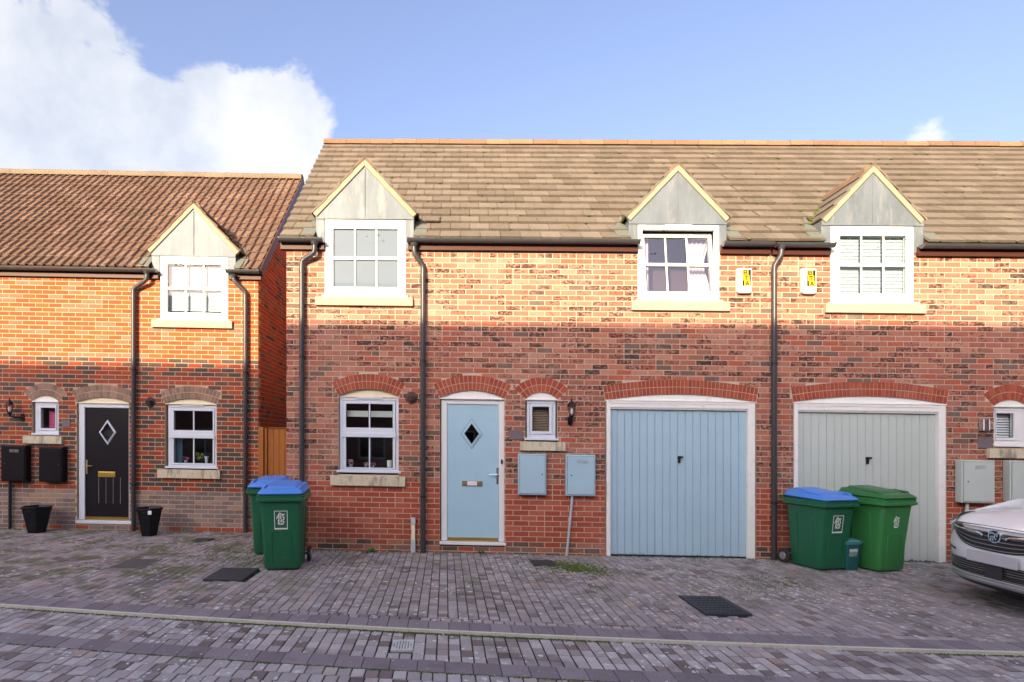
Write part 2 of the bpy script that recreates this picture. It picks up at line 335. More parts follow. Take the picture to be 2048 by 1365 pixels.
# ------------------------------------------------------------------ frames and mesh building
class Frame:
    """upright plane: u runs along it, w stands out of it, z up; g(x) is the fall of the street"""
    def __init__(s, ox, oy, ang, g):
        s.o = (ox, oy); s.ang = ang; s.e = (math.cos(ang), math.sin(ang)); s.n = (math.sin(ang), -math.cos(ang)); s.g = g
    def W(s, u, w, z):
        x = s.o[0] + u * s.e[0] + w * s.n[0]; y = s.o[1] + u * s.e[1] + w * s.n[1]
        return (x, y, z + s.g(x))
    def P(s, px, py, w=0.0):
        X = (px - PPX) / F
        u = (X * (s.o[1] + w * s.n[1]) - s.o[0] - w * s.n[0]) / (s.e[0] - X * s.e[1])
        x = s.o[0] + u * s.e[0] + w * s.n[0]; y = s.o[1] + u * s.e[1] + w * s.n[1]
        return u, CAMZ + (HY - py) / F * y - s.g(x)
    def T(s): return lambda a, b, c: s.W(a, c, b)       # (u, z, w) is right-handed
g_main = lambda x: -.0159 * x
g_left = lambda x: .071 - .0185 * (x + 5.26)
g_gnd = lambda x: -.0152 * x
FM = Frame(0, 8.235, -math.atan(.0228), g_main)
FL = Frame(0, 9.75, 0, g_left)
def ground(px, py):
    X = (px - PPX) / F; y = CAMZ / ((py - HY) / F - .0152 * X); return X * y, y

ID = lambda a, b, c: (a, b, c)
class MB:
    def __init__(s): s.v = []; s.f = []; s.t = []; s.m = []
    def add(s, vs, fs, tone=.5, mi=0):
        o = len(s.v); s.v += [tuple(v) for v in vs]
        for f in fs: s.f.append([i + o for i in f]); s.t.append(tone); s.m.append(mi)
        return s
    def box(s, T, a0, a1, b0, b1, c0, c1, tone=.5, mi=0, back=True):
        vs = [T(a0, b0, c0), T(a1, b0, c0), T(a1, b1, c0), T(a0, b1, c0), T(a0, b0, c1), T(a1, b0, c1), T(a1, b1, c1), T(a0, b1, c1)]
        fs = [(4, 5, 6, 7), (0, 4, 7, 3), (5, 1, 2, 6), (7, 6, 2, 3), (0, 1, 5, 4)]
        if back: fs.append((1, 0, 3, 2))
        return s.add(vs, fs, tone, mi)
    def fbox(s, fr, u0, u1, z0, z1, w0, w1, tone=.5, mi=0, back=True):
        return s.box(fr.T(), u0, u1, z0, z1, w0, w1, tone, mi, back)
    def prism(s, T, poly, c0, c1, tone=.5, mi=0):
        """poly counter-clockwise in (a, b), pushed from c0 to c1"""
        n = len(poly); vs = [T(a, b, c0) for a, b in poly] + [T(a, b, c1) for a, b in poly]
        fs = [list(range(n, 2 * n)), list(range(n - 1, -1, -1))] + [(i, (i + 1) % n, (i + 1) % n + n, i + n) for i in range(n)]
        return s.add(vs, fs, tone, mi)
    def tube(s, pts, r, seg=10, caps=True, tone=.5, mi=0):
        pts = [Vector(p) for p in pts]; rings = []; rr = r if isinstance(r, (list, tuple)) else [r] * len(pts)
        ref = None
        for i, p in enumerate(pts):
            d = (pts[min(i + 1, len(pts) - 1)] - pts[max(i - 1, 0)]).normalized()
            if ref is None: ref = Vector((0, 0, 1)) if abs(d.z) < .9 else Vector((0, 1, 0))
            x = d.cross(ref).normalized(); y = x.cross(d).normalized(); ref = y
            rings.append([p + (x * math.cos(2 * math.pi * k / seg) + y * math.sin(2 * math.pi * k / seg)) * rr[i] for k in range(seg)])
        return s.loft(rings, caps, tone, mi)
    def loft(s, rings, caps=True, tone=.5, mi=0):
        n = len(rings[0]); vs = [v for r in rings for v in r]; fs = []
        for i in range(len(rings) - 1):
            for k in range(n):
                a, b = i * n + k, i * n + (k + 1) % n
                fs.append((a, b, b + n, a + n))
        if caps: fs.append(list(range(n - 1, -1, -1))); fs.append([(len(rings) - 1) * n + k for k in range(n)])
        return s.add(vs, fs, tone, mi)
    def lathe(s, c, prof, seg=16, axis='z', tone=.5, mi=0):
        rings = []
        for r, h in prof:
            ring = []
            for k in range(seg):
                a = 2 * math.pi * k / seg
                if axis == 'z': ring.append((c[0] + r * math.cos(a), c[1] + r * math.sin(a), c[2] + h))
                elif axis == 'y': ring.append((c[0] + r * math.cos(a), c[1] - h, c[2] + r * math.sin(a)))
                else: ring.append((c[0] + h, c[1] + r * math.cos(a), c[2] + r * math.sin(a)))
            rings.append(ring)
        return s.loft(rings, True, tone, mi)
    def mesh(s, name, mats, off=(0, 0, 0)):
        me = bpy.data.meshes.new(name)
        me.from_pydata([(v[0] - off[0], v[1] - off[1], v[2] - off[2]) for v in s.v], [], s.f)
        for mm in mats: me.materials.append(MATS[mm])
        if len(mats) > 1: me.polygons.foreach_set('material_index', s.m)
        at = me.attributes.new('tone', 'FLOAT', 'FACE'); at.data.foreach_set('value', s.t)
        me.update(); return me
WL = {}
def props(o, label=None, cat=None, group=None, kind=None):
    if label: o['label'] = label
    if cat: o['category'] = cat
    if group: o['group'] = group
    if kind: o['kind'] = kind
    return o
def empty(name, loc, label=None, cat=None, group=None, rz=0, parent=None):
    o = bpy.data.objects.new(name, None); COL.objects.link(o); o.empty_display_size = .2
    p = WL[parent.name] if parent else Vector((0, 0, 0))
    o.parent = parent; o.location = Vector(loc) - p; o.rotation_euler = (0, 0, rz); WL[o.name] = Vector(loc)
    return props(o, label, cat, group)
def place(name, me, loc, parent=None):
    o = bpy.data.objects.new(name, me); COL.objects.link(o)
    p = WL[parent.name] if parent else Vector((0, 0, 0))
    o.parent = parent; o.location = Vector(loc) - p; WL[o.name] = Vector(loc); return o
def build(mb, name, mats, parent=None, bevel=0, smooth=False, sub=0, local=False, seg=2, **kw):
    """one mesh object; origin at its middle. local=True: coordinates are those of the parent thing"""
    if isinstance(mats, str): mats = [mats]
    n = len(mb.v); lo = [min(v[i] for v in mb.v) for i in range(3)]; hi = [max(v[i] for v in mb.v) for i in range(3)]
    c = ((lo[0] + hi[0]) / 2, (lo[1] + hi[1]) / 2, lo[2])
    me = mb.mesh(name, mats, c)
    o = bpy.data.objects.new(name, me); COL.objects.link(o); o.parent = parent
    if local:
        base = Vector(WL[parent.name + '#l']) if parent and (parent.name + '#l') in WL else Vector((0, 0, 0))
        o.location = Vector(c) - base; WL[o.name + '#l'] = Vector(c)
    else:
        o.location = Vector(c) - (WL[parent.name] if parent else Vector((0, 0, 0)))
        WL[o.name] = Vector(c)
    if smooth:
        for p in me.polygons: p.use_smooth = True
    if sub:
        md = o.modifiers.new('subsurf', 'SUBSURF'); md.levels = md.render_levels = sub
    if bevel:
        md = o.modifiers.new('bevel', 'BEVEL'); md.width = bevel; md.segments = seg; md.limit_method = 'ANGLE'; md.angle_limit = R(40)
    if smooth and (bevel or not sub):
        try: me.set_sharp_from_angle(angle=R(45))
        except Exception: pass
    return props(o, **kw)

def rect_minus(rs, hole):
    out = []
    h0, h1, k0, k1 = hole
    for (a0, a1, b0, b1) in rs:
        if a1 <= h0 or a0 >= h1 or b1 <= k0 or b0 >= k1: out.append((a0, a1, b0, b1)); continue
        if a0 < h0: out.append((a0, h0, b0, b1))
        if a1 > h1: out.append((h1, a1, b0, b1))
        m0, m1 = max(a0, h0), min(a1, h1)
        if b0 < k0: out.append((m0, m1, b0, k0))
        if b1 > k1: out.append((m0, m1, k1, b1))
    return out

class Arch:
    def __init__(s, u0, u1, zs, zc, th=.215):
        s.u0, s.u1, s.zs = u0, u1, zs; s.uc = (u0 + u1) / 2; h = (u1 - u0) / 2; r = zc - zs
        s.R = (h * h + r * r) / (2 * r); s.z0 = zc - s.R; s.a = math.asin(h / s.R); s.Ro = s.R + th; s.crown = zc; s.top = zc + th
    def half(s, z):
        """half width of arch + opening at height z (0 outside)"""
        if z < s.zs or z > s.z0 + s.Ro: return 0
        return min(math.sqrt(max(0, s.Ro ** 2 - (z - s.z0) ** 2)), (z - s.z0) * math.tan(s.a)) + .008
    def inner(s, u): return s.z0 + math.sqrt(max(0, s.R ** 2 - (u - s.uc) ** 2))

def wall_mesh(mb, fr, u0, u1, z0, z1, holes, arches, w0=-.11, w1=-.004):
    rs = [(u0, u1, z0, z1)]
    hs = [tuple(h) for h in holes] + [(a.u0, a.u1, a.zs - .002, a.crown + .004) for a in arches]
    for h in hs: rs = rect_minus(rs, h)
    for r in rs: mb.fbox(fr, r[0], r[1], r[2], r[3], w0, w1)
    for a in arches:                                     # spandrels between arch curve and the square of the opening
        n = 12
        for i in range(n):
            ua = a.u0 + (a.u1 - a.u0) * i / n; ub = a.u0 + (a.u1 - a.u0) * (i + 1) / n
            za, zb = max(a.inner(ua), a.zs), max(a.inner(ub), a.zs)
            mb.prism(fr.T(), [(ua, za), (ub, zb), (ub, a.crown + .0041), (ua, a.crown + .0041)], w0, w1)

BP, CP, JT = .225, .075, .0125
def brick_rects(u0, u1, z0, z1, holes, arches, seed, headers=.04, top_headers=True, limit=None, phase=0):
    r = random.Random(seed); out = []
    row = 0; z = z0
    while z < z1 - .01:
        za, zb = z, min(z + CP - JT, z1)
        u = u0 - ((row % 2) * BP / 2) - (phase if row % 2 else 0)
        cells = []
        nrow = int(round((z1 - z0) / CP)); hdr = top_headers and row == nrow - 2
        while u < u1:
            if hdr or r.random() < headers:
                cells += [(u, u + BP / 2 - JT), (u + BP / 2, u + BP - JT)]
            else: cells.append((u, u + BP - JT))
            u += BP
        zm = (za + zb) / 2
        for c0, c1 in cells:
            c0, c1 = max(c0, u0), min(c1, u1)
            if c1 - c0 < .03: continue
            rs = [(c0, c1, za, zb)]
            for h in holes: rs = rect_minus(rs, (h[0] - .004, h[1] + .004, h[2] - .004, h[3] + .004))
            for a in arches:
                hw = a.half(zm)
                if hw > 0: rs = rect_minus(rs, (a.uc - hw, a.uc + hw, za - 1e-3, zb + 1e-3))
                rs = rect_minus(rs, (a.u0, a.u1, a.zs - .3, min(a.inner(a.uc), zb)) if hw > 0 else (0, 0, 0, 0))
            for q in rs:
                if q[1] - q[0] < .022 or q[3] - q[2] < .018: continue
                if limit and not limit(q): continue
                out.append(q)
        z += CP; row += 1
    return out
def lay(fr, wall, rects, matfn, seed, nparts=300, proud=.0):
    """bricks: the nparts that show largest are objects that share meshes, the rest one 'brickwork' mesh"""
    r = random.Random(seed); full = []; rest = []
    for q in rects:
        mid = fr.W((q[0] + q[1]) / 2, 0, (q[2] + q[3]) / 2)
        px = PPX + F * mid[0] / max(mid[1], .1); py = HY - F * (mid[2] - CAMZ) / max(mid[1], .1)
        vis = 0 < px < 2048 and 0 < py < 1365
        isfull = (q[1] - q[0]) > BP - JT - .002 and (q[3] - q[2]) > CP - JT - .002
        key = (not (vis and isfull), (mid[0] ** 2 + mid[1] ** 2 + (mid[2] - CAMZ) ** 2)); full.append((key, q))
    full.sort(key=lambda t: t[0])
    head = [q for k, q in full[:nparts] if not k[0]]; rest = [q for k, q in full[len(head):]]
    cache = {}
    for q in head:
        mat = matfn(q, r); tone = r.randrange(14) / 14 + .03
        k = (mat, round(tone, 2))
        if k not in cache:
            mb = MB(); a = (BP - JT) / 2; b = (CP - JT) / 2; o = fr.W(0, 0, 0)
            mb.fbox(fr, -a, a, -b, b, -.014, proud, tone, back=False)
            cache[k] = mb.mesh('brick', [mat], o)
        j = r.uniform(-.0015, .0018)
        place('brick', cache[k], fr.W((q[0] + q[1]) / 2, j, (q[2] + q[3]) / 2), wall)
    bym = {}
    for q in rest:
        mat = matfn(q, r); bym.setdefault(mat, []).append(q)
    names = sorted(bym)
    if names:
        mb = MB()
        for i, mname in enumerate(names):
            for q in bym[mname]:
                mb.fbox(fr, q[0], q[1], q[2], q[3], -.014, proud + r.uniform(-.0015, .0018), r.random(), i, back=False)
        build(mb, 'brickwork', names, wall, kind='stuff')

def make_arch(fr, house, a, mat, pitch=.0535):
    root = empty('brick_arch', fr.W(a.uc, 0, a.crown), parent=house)
    back = MB(); n = 16; T = fr.T()
    for i in range(n):
        t0 = -a.a + 2 * a.a * i / n; t1 = -a.a + 2 * a.a * (i + 1) / n
        p = lambda t, rr: (a.uc + rr * math.sin(t), a.z0 + rr * math.cos(t))
        back.prism(T, [p(t0, a.R), p(t1, a.R), p(t1, a.Ro), p(t0, a.Ro)], -.012, -.0045)
    build(back, 'arch_mortar', 'mortar_cream' if mat == 'brick_brown_arch' else 'mortar', root)
    k = max(5, int(round(2 * a.a * a.R / pitch))); da = 2 * a.a / k; rm = (a.R + a.Ro) / 2
    for i in range(k):
        for (r0, r1) in ((a.R + .002, rm - .005), (rm + .005, a.Ro - .003)):
            jt = .0042
            tm = -a.a + da * (i + .5)
            mb = MB(); p = lambda s, rr: (a.uc + rr * math.sin(tm) + s * (da * rr / 2 - jt) * math.cos(tm), a.z0 + rr * math.cos(tm) - s * (da * rr / 2 - jt) * math.sin(tm))
            mb.prism(T, [p(-1, r0), p(1, r0), p(1, r1), p(-1, r1)], -.012, .0015 + rnd.uniform(-.001, .001), rnd.random())
            build(mb, 'arch_brick', mat, root)
def lunette(fr, house, a, mat, w=-.05):
    mb = MB(); n = 14; pts = [(a.u0 + .001, a.zs)] + [(a.u1 - .001, a.zs)] + [(a.u1 - (a.u1 - a.u0) * i / n, a.inner(a.u1 - (a.u1 - a.u0) * i / n) - .001) for i in range(1, n)]
    mb.prism(fr.T(), pts, w - .03, w)
    mb.fbox(fr, a.u0 - .0, a.u1 + .0, a.zs - .013, a.zs + .004, w - .028, w + .022)
    build(mb, 'arch_infill', mat, house)

def px_rect(fr, x0, y0, x1, y1, w=0):
    xm, ym = (x0 + x1) / 2, (y0 + y1) / 2
    return fr.P(x0, ym, w)[0], fr.P(x1, ym, w)[0], fr.P(xm, y1, w)[1], fr.P(xm, y0, w)[1]   # u0 u1 z0 z1

def frame_boxes(mb, fr, o, i, w0, w1):
    mb.fbox(fr, o[0], o[1], i[3], o[3], w0, w1); mb.fbox(fr, o[0], o[1], o[2], i[2], w0, w1)
    mb.fbox(fr, o[0], i[0], i[2], i[3], w0, w1); mb.fbox(fr, i[1], o[1], i[2], i[3], w0, w1)

def window(fr, house, out, gl, cols, rows_px, w=-.045, mat='upvc', gmat='glass_clear', room='interior_room', vents=1, cill=True, bars=.022, tilt=0, vent_rects=None, depth=.7, rail=None, spread=(.25, .15)):
    """out, gl: pixel rects (x0,y0,x1,y1) of frame and glass; rows_px: [(y0,y1),...] glass bands"""
    o = px_rect(fr, *out); g = px_rect(fr, *gl)
    root = empty('window', fr.W((o[0] + o[1]) / 2, w, o[2]), parent=house)
    rw = (o[1] - o[0])
    mb = MB()
    i1 = (o[0] + (g[0] - o[0]) * .52, o[1] - (o[1] - g[1]) * .52, o[2] + (g[2] - o[2]) * .58, o[3] - (o[3] - g[3]) * .5)
    frame_boxes(mb, fr, o, i1, w - .07, w)
    build(mb, 'frame', mat, root, bevel=.006)
    mb = MB()
    T0 = fr.T(); T = T0
    if tilt:
        zb = i1[2]; ct, st = math.cos(tilt), math.sin(tilt)
        T = lambda a, b, c: T0(a, zb + (b - zb) * ct + (c - w) * st, w + (c - w) * ct - (b - zb) * st)
    def tb(m_, a0, a1, b0, b1, c0, c1): m_.box(T, a0, a1, b0, b1, c0, c1)
    e = .004
    s_o = (i1[0] + e, i1[1] - e, i1[2] + e, i1[3] - e)
    tb(mb, s_o[0], s_o[1], g[3], s_o[3], w - .055, w + .012); tb(mb, s_o[0], s_o[1], s_o[2], g[2], w - .055, w + .012)
    tb(mb, s_o[0], g[0], g[2], g[3], w - .055, w + .012); tb(mb, g[1], s_o[1], g[2], g[3], w - .055, w + .012)
    zr = [(fr.P((gl[0] + gl[2]) / 2, b)[1], fr.P((gl[0] + gl[2]) / 2, a)[1]) for a, b in rows_px]
    for k in range(len(zr) - 1):
        hi, lo = zr[k][0], zr[k + 1][1]
        tb(mb, g[0], g[1], lo, hi, w - .05, w + (.018 if rail else .006))
        if rail:
            tb(mb, s_o[0] - .015, s_o[1] + .015, lo - .008, lo + (hi - lo) * .45, w + .0185, w + .032)
            for uu in (s_o[0] - .015, s_o[1] + .003): tb(mb, uu, uu + .012, lo - .05, lo - .0085, w + .013, w + .028)
    build(mb, 'sash', mat, root, bevel=.005)
    cw = (g[1] - g[0]) / cols
    for (za, zb2) in zr:
        for k in range(1, cols): bm = MB(); tb(bm, g[0] + cw * k - bars / 2, g[0] + cw * k + bars / 2, za, zb2, w - .03, w - .004); build(bm, 'glazing_bar', mat, root, bevel=.004)
    for (za, zb2) in zr:
        for k in range(cols):
            a0 = g[0] + cw * k + (bars / 2 if k else 0); a1 = g[0] + cw * (k + 1) - (bars / 2 if k < cols - 1 else 0)
            pm = MB(); tb(pm, a0 - .003, a1 + .003, za - .003, zb2 + .003, w - .024, w - .018)
            build(pm, 'pane', gmat, root)
            gk = MB(); q = .006
            for r4 in ((a0, a1, zb2 - q, zb2), (a0, a1, za, za + q), (a0, a0 + q, za + q, zb2 - q), (a1 - q, a1, za + q, zb2 - q)): tb(gk, r4[0], r4[1], r4[2], r4[3], w - .017, w - .012)
            if mat != 'upvc' or gmat == 'glass_frost' or True: build(gk, 'gasket', 'gasket' if gmat != 'x' else mat, root)
    if cill:
        cm = MB(); cm.fbox(fr, o[0] - .035, o[1] + .035, o[2] - .022, o[2] + .012, w - .06, w + .05)
        build(cm, 'cill', mat, root, bevel=.004)
    for vr in (vent_rects or []):
        vv = px_rect(fr, *vr); vm = MB(); vm.fbox(fr, vv[0], vv[1], vv[2], vv[3], w, w + .016); build(vm, 'trickle_vent', mat, root, bevel=.003)
    # room lining behind the glass
    rm = MB(); a0, a1, b0, b1 = o[0] - spread[0], o[1] + spread[0], o[2] - .25, o[3] + spread[1]; c0, c1 = w - depth, w - .072
    vs = [T0(a0, b0, c0), T0(a1, b0, c0), T0(a1, b1, c0), T0(a0, b1, c0), T0(a0, b0, c1), T0(a1, b0, c1), T0(a1, b1, c1), T0(a0, b1, c1)]
    rm.add(vs, [(0, 1, 2, 3), (0, 3, 7, 4), (1, 5, 6, 2), (3, 2, 6, 7), (0, 4, 5, 1)])
    build(rm, 'room_lining', room, root)
    return root, o, g, w

def venetian(fr, root, g, w, mat, pitch=.03, z_top=None, z_bot=None, ang=.6, name='blind'):
    mb = MB(); z = (z_top or g[3]) - .01; zb = z_bot or g[2]; T0 = fr.T()
    while z > zb:
        mb.add([T0(g[0] - .03, z, w - .075), T0(g[1] + .03, z, w - .075), T0(g[1] + .03, z + pitch * ang, w - .095), T0(g[0] - .03, z + pitch * ang, w - .095)], [(0, 1, 2, 3)])
        z -= pitch
    return build(mb, name, mat, root)

def sill(fr, house, rc, mat='sill_stone', out=.055):
    o = px_rect(fr, *rc); mb = MB(); mb.fbox(fr, o[0], o[1], o[2], o[3], -.08, out); build(mb, 'window_sill', mat, house, bevel=.006)
    return o

def downpipe(fr, house, ptop, pmid0, pmid1, pbot, r=.036):
    """pixel points: outlet, elbow start, elbow end, foot"""
    w0, w1 = .115, .062
    a = fr.P(*ptop, w0); b = fr.P(*pmid0, w0); c = fr.P(*pmid1, w1); d = fr.P(*pbot, w1)
    A = fr.W(a[0], w0, a[1]); B = fr.W(a[0], w0 - .005, b[1]); C = fr.W(c[0], w1, c[1]); D = fr.W(c[0], w1, min(d[1], 0.02) - .0)
    A, B, C, D = map(Vector, (A, B, C, D))
    root = empty('downpipe', D, parent=house)
    mb = MB(); e = .06; bd = (C - B).normalized()
    pts = [A, B - Vector((0, 0, -e)), B + bd * e * .55, C - bd * e * .55, C - Vector((0, 0, e)), D]
    pts = [A, B + Vector((0, 0, e)), B + Vector((0, 0, e * .25)) + bd * e * .12, B + bd * e, C - bd * e, C - bd * e * .12 - Vector((0, 0, e * .25)), C - Vector((0, 0, e)), D]
    mb.tube(pts, r, 14); build(mb, 'pipe', 'gutter_plastic' if fr is FM else 'gutter_plastic', root, smooth=True)
    for t_ in (C - Vector((0, 0, .12)),):
        cm = MB(); cm.tube([t_, t_ - Vector((0, 0, .06))], r + .006, 14); build(cm, 'collar', 'gutter_plastic', root, smooth=True)
    cm = MB(); cm.tube([A, A - Vector((0, 0, .05))], [r + .022, r + .003], 14); build(cm, 'outlet', 'gutter_plastic', root, smooth=True)
    H = C.z - D.z
    for f_ in (.33, .80):
        zz = C.z - H * f_
        cm = MB(); cm.tube([(C.x, C.y, zz), (C.x, C.y, zz - .035)], r + .006, 14)
        cm.box(ID, C.x - .012, C.x + .05, C.y, C.y + .045, zz - .026, zz - .01); build(cm, 'bracket', 'pipe_plastic', root)
    return root

def gutter(fr, house, px0, px1, py, wc=.115, r=.056, caps=(True, True)):
    u0 = fr.P(px0, py, wc)[0]; u1 = fr.P(px1, py, wc)[0]; zt = fr.P((px0 + px1) / 2, py, wc)[1]
    root = empty('gutter', fr.W((u0 + u1) / 2, wc, zt), parent=house)
    def half(ua, ub, rr, zc, solid=False):
        mb = MB(); n = 10; rings = []
        for u in (ua, ub):
            rings.append([fr.W(u, wc + rr * math.cos(math.pi + math.pi * k / n), zc + rr * math.sin(math.pi + math.pi * k / n)) for k in range(n + 1)] +
                         [fr.W(u, wc + (rr - .004) * math.cos(2 * math.pi - math.pi * k / n), zc + (rr - .004) * math.sin(2 * math.pi - math.pi * k / n)) for k in range(n + 1)])
        if solid: rings = [rg[:n + 1] for rg in rings]
        mb.loft(rings, True); return mb
    build(half(u0, u1, r, zt), 'trough', 'gutter_plastic', root, smooth=True)
    u = u0 + .35
    while u < u1 - .1:
        b = half(u, u + .03, r + .005, zt + .002); build(b, 'bracket', 'gutter_plastic', root); u += .82
    for c_, uu in zip(caps, (u0, u1 - .02)):
        if c_: build(half(uu - .004, uu + .024, r + .004, zt + .004, True), 'end_cap', 'gutter_plastic', root)
    fb = MB(); fb.fbox(fr, u0, u1, zt - .115, zt - .008, .0, .05); build(fb, 'fascia', 'fascia_brown', house)
    lb = MB(); lb.fbox(fr, u0, u1, zt - .135, zt - .117, -.02, .058); build(lb, 'soffit', 'fascia_brown', house)
    return u0, u1, zt

# ------------------------------------------------------------------ roofs
def roof_tiles(fr, house, u0, u1, we, ze, wr, zr, rows, tw, clips, mat, roll=False, seed=3, nparts=300, deckclip=True, over=.045, first=None):
    """clips: (ua, ub, zmax) cut the tiles there up to height zmax"""
    r = random.Random(seed); dx, dz = wr - we, zr - ze; LN = math.hypot(dx, dz); ca, sa = -dx / LN, dz / LN
    T = lambda a, t, h: fr.W(a, we - t * ca + h * sa, ze + t * sa + h * ca)     # a across, t up the slope, h off it (right-handed)
    g = LN / rows
    roof = empty('roof', fr.W((u0 + u1) / 2, we, ze), parent=house)
    dk = MB(); rs = [(u0, u1, -.02, LN)]
    for ua, ub, zm in clips: rs = rect_minus(rs, (ua, ub, -1, (zm - ze) / sa))
    for q in rs: dk.box(T, q[0], q[1], q[2], q[3], -.10, -.012)
    build(dk, 'roof_deck', 'fascia_brown', roof)
    cells = []
    for i in range(rows):
        t0 = i * g; off = (tw / 2 if (i % 2 and not roll) else 0); u = u0 - off
        while u < u1 - .01:
            a0, a1 = max(u, u0), min(u + tw - (.007 if not roll else .004), u1)
            if a1 - a0 > .03:
                cs = [(a0, a1)]
                for ua, ub, zm in clips:
                    if ze + (t0 + g * .35) * sa < zm:
                        cs = [x for q in rect_minus([(c[0], c[1], 0, 1) for c in cs], (ua, ub, -1, 2)) for x in [(q[0], q[1])]]
                for c in cs:
                    if c[1] - c[0] > .03: cells.append((c[0], c[1], i, u))
            u += tw
    def prof(x):                                         # rolls of an interlocking roll tile, x in 0..1 across the tile
        if not roll: return 0
        p = (x * 2) % 1
        return .042 * math.sin(math.pi * p / .42) if p < .42 else 0
    def tile_mesh(mb, a0, a1, i, ub, tone, jt=0, jh=0, dt=0):
        t0 = i * g + dt; t1 = t0 + g + over; th = .021
        if not roll:
            h0, h1 = .022, .0
            vs = [T(a0, t0, h0 - .016 + jh), T(a1, t0 + jt, h0 - .016 + jh), T(a1, t1, h1 - .010), T(a0, t1, h1 - .010),
                  T(a0, t0, h0 + th + jh), T(a1, t0 + jt, h0 + th + jh), T(a1, t1, h1), T(a0, t1, h1)]
            mb.add(vs, [(4, 5, 6, 7), (0, 4, 7, 3), (5, 1, 2, 6), (0, 1, 5, 4)], tone)
        else:
            n = 14; top = []; bot = []; low = []
            for k in range(n + 1):
                x = k / n; a = ub + tw * x
                if a < a0 - 1e-6 or a > a1 + .01: continue
                h = prof(x)
                bot.append(T(a, t0, .018 + h + jh)); top.append(T(a, t1, -.004 + h)); low.append(T(a, t0, -.004 + h * .9))
            if len(bot) < 2: return
            q = len(bot); vs = bot + top + low; fs = []
            for k in range(q - 1): fs += [(k, k + 1, q + k + 1, q + k), (2 * q + k, 2 * q + k + 1, k + 1, k)]
            mb.add(vs, fs, tone)
    scored = []
    for c in cells:
        m_ = T((c[0] + c[1]) / 2, c[2] * g + g / 2, 0); px = PPX + F * m_[0] / m_[1]
        full = c[1] - c[0] > tw * .9
        scored.append(((not (full and -40 < px < 2090), m_[0] ** 2 + m_[1] ** 2 + (m_[2] - CAMZ) ** 2), c))
    scored.sort(key=lambda s_: s_[0]); cache = {}
    head = [c for k, c in scored[:nparts] if not k[0]]; rest = [c for k, c in scored[len(head):]]
    variants = [(r.random(), r.uniform(-.006, .006), r.uniform(0, .004)) for _ in range(14)]
    for c in head:
        k = r.randrange(14)
        if k not in cache:
            mb = MB(); o = T(0, 0, 0); tile_mesh(mb, 0, tw - (.007 if not roll else .004), 0, 0, *variants[k]); cache[k] = mb.mesh('roof_tile', [mat], o)
        place('roof_tile', cache[k], T(c[3] if roll else c[0], c[2] * g, 0), roof)
    if rest:
        mb = MB()
        for c in rest: tile_mesh(mb, c[0], c[1], c[2], c[3], r.random(), r.uniform(-.006, .006), r.uniform(0, .004))
        build(mb, 'tiling', mat, roof, kind='stuff')
    return roof, T, g, LN

def ridge_tiles(fr, parent, A, B, r_, mat, ln=.42, axis='u', seed=1):
    """half-round tiles laid from A=(u,w,z) to B"""
    A, B = Vector(A), Vector(B); d = B - A; n = max(1, int(round(d.length / ln))); rr = random.Random(seed)
    for i in range(n):
        p, q = A + d * (i / n), A + d * ((i + 1) / n) - d.normalized() * .006
        side = Vector((0, 1, 0)) if abs(d.x) > abs(d.y) else Vector((1, 0, 0))
        mb = MB(); rings = []; k = 8; jz = rr.uniform(-.003, .004)
        for pt, rad in ((p, r_ + .004), (q, r_)):
            rings.append([fr.W(*(pt + side * (rad * 1.25 * math.cos(math.pi * (-.12 + 1.24 * j / k))) + Vector((0, 0, 1)) * (rad * math.sin(math.pi * (-.12 + 1.24 * j / k)) + jz))) for j in range(k + 1)])
        mb.loft(rings, True, rr.random()); build(mb, 'ridge_tile', mat, parent, smooth=True)

